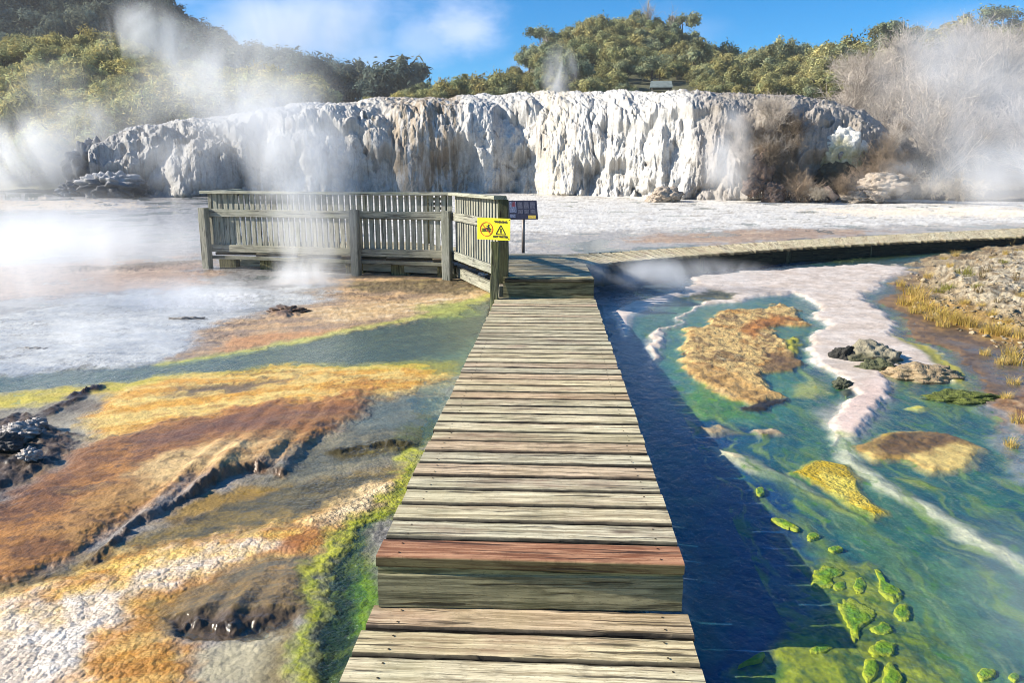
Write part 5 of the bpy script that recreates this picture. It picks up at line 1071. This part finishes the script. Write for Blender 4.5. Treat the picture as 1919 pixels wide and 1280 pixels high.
steam(380, 120, 44, 4.6, 2.4, 3.2, .34, 'steam before the right end of the scrubby slope', 'puff', .3, cut=.42, seed=33)
steam(180, 240, 40, 4.0, 2.2, 2.2, .42, 'steam at the foot of the scrub above the cliff end', 'puff', .35, cut=.44, seed=34)
steam(1760, 120, 40, 4.6, 2.4, 3.6, .36, 'steam rising before the ridge on the right', 'puff', .3, cut=.44, seed=35)
steam(1700, 340, 27, 2.6, 1.2, 1.0, .6, 'steam at the foot of the wispy shrubs', 'puff', .6, cut=.44, seed=36)
steam(110, 190, 43, 4.5, 2.4, 3.0, .30, 'steam drifting up the scrubby slope at the far left', 'puff', .3, cut=.44, seed=41)
steam(300, 300, 34, 3.4, 1.6, 1.9, .36, 'steam over the broken left end of the cliff', 'puff', .45, cut=.43, seed=42)
steam(470, 80, 60, 6.5, 3, 4.2, .13, 'thin steam against the sky above the left of the cliff', 'puff', .2, cut=.42, seed=43)
steam(30, 400, 16, 2.8, 1.5, 1.4, .5, 'steam rising at the left edge behind the milky pool', 'puff', .7, cut=.43, seed=44)
steam(150, 470, 12, 4.2, 2.2, .75, .75, 'wide low steam over the grey and milky flats', 'puff', .8, cut=.41, seed=51)
steam(1910, 1120, 2.5, .35, .5, .35, 1.0, 'faint steam over the pool in the right corner', 'puff', 3.0, cut=.42, seed=14)

t = NT('thin_air'); a, b = boxm(-170, 150, -30, 175, -1.5, 62); hm = t.vol(t.n('ShaderNodeVolumePrincipled', {'Color': (.93, .96, 1, 1), 'Density': .0005, 'Anisotropy': .2}).outputs[0])
o = obj('haze', mesh('haze', a, b, hm)); setp(o, 'thin steamy air over the whole valley', 'haze', kind='stuff')
# ------------------------------------------------------------------ sky, sun, camera
def sky():
    w = bpy.data.worlds.new('World'); S.world = w; w.use_nodes = True; t = w.node_tree; t.nodes.clear()
    def n(ty, ins=None, **kw):
        nd = t.nodes.new(ty)
        for k, v in kw.items(): setattr(nd, k, v)
        for k, v in (ins or {}).items():
            if isinstance(v, bpy.types.NodeSocket): t.links.new(v, nd.inputs[k])
            else: nd.inputs[k].default_value = v
        return nd
    el = rad(28.5); az = math.atan2(-1.82, -.25)      # towards the sun: left and a little behind
    sk = n('ShaderNodeTexSky', sky_type='NISHITA', sun_disc=False, sun_elevation=el, sun_rotation=az, altitude=1200, air_density=1.0, dust_density=.1, ozone_density=4.0)
    hs = n('ShaderNodeHueSaturation', {'Color': sk.outputs[0], 'Saturation': SKY_SAT, 'Value': 1.0})
    tc = n('ShaderNodeTexCoord'); mp = n('ShaderNodeMapping', {'Vector': tc.outputs['Generated'], 'Scale': (1, 1, 2.2)})
    nz = n('ShaderNodeTexNoise', {'Vector': mp.outputs[0], 'Scale': 7.0, 'Detail': 8.0, 'Roughness': .58})
    fac = None
    for px, py, r, a in CLOUDS:
        d = ray(px, py); d = d / np.linalg.norm(d)
        vm = n('ShaderNodeVectorMath', {0: tc.outputs['Generated'], 1: tuple(d)}, operation='SUBTRACT')
        sc = n('ShaderNodeVectorMath', {0: vm.outputs[0], 1: (1, 1, 1.7)}, operation='MULTIPLY')
        ln = n('ShaderNodeVectorMath', {0: sc.outputs[0]}, operation='LENGTH')
        ad = n('ShaderNodeMath', {0: nz.outputs[0], 1: r * 3.4, 2: ln.outputs[1]}, operation='MULTIPLY_ADD')
        mr = n('ShaderNodeMapRange', {0: ad.outputs[0], 1: r * 3.0, 2: r * 1.5, 3: 0.0, 4: a}, interpolation_type='SMOOTHSTEP')
        fac = mr.outputs[0] if fac is None else n('ShaderNodeMath', {0: fac, 1: mr.outputs[0]}, operation='MAXIMUM').outputs[0]
    mx = n('ShaderNodeMix', {0: fac}, data_type='RGBA'); t.links.new(hs.outputs[0], mx.inputs[6]); mx.inputs[7].default_value = CLOUD_C
    bg = n('ShaderNodeBackground', {0: mx.outputs[2], 1: SKY_STR}); out = n('ShaderNodeOutputWorld', {0: bg.outputs[0]})
    sl = bpy.data.lights.new('sun', 'SUN'); sl.energy = SUN; sl.angle = rad(.5); sl.color = (1, .92, .78)
    so = bpy.data.objects.new('sun', sl); COL.objects.link(so)
    from mathutils import Vector
    so.rotation_euler = Vector((1.82, .25, -1.0)).to_track_quat('-Z', 'Y').to_euler(); so.location = (-20, -5, 20)
SKY_SAT, SKY_STR, SUN = 1.42, .085, 5.0
CLOUDS = [(885, 55, .055, .7), (800, 75, .05, .4), (540, 40, .13, .5), (690, 120, .06, .35), (1000, 130, .04, .25), (1300, 60, .06, .12)]
CLOUD_C = (5.2, 5.8, 7.6, 1)
sky()
cd = bpy.data.cameras.new('camera'); cam = bpy.data.objects.new('camera', cd); COL.objects.link(cam)
cam.location = (0, 0, H); cam.rotation_euler = (rad(90) - TH, 0, YAW); cd.sensor_width = 36; cd.lens = 36 * F / 1919; cd.clip_start = .05; cd.clip_end = 2000
S.camera = cam
S.view_settings.view_transform = 'Standard'; S.view_settings.look = 'None'; S.view_settings.exposure = 1.02; S.view_settings.gamma = 1
S.render.engine = 'CYCLES'; cy = S.cycles
cy.use_denoising = True; cy.filter_width = .9; cy.volume_step_rate = .5; cy.max_bounces = 6; cy.diffuse_bounces = 2; cy.glossy_bounces = 2; cy.transmission_bounces = 2; cy.transparent_max_bounces = 12; cy.volume_bounces = 3
cy.sample_clamp_indirect = 6
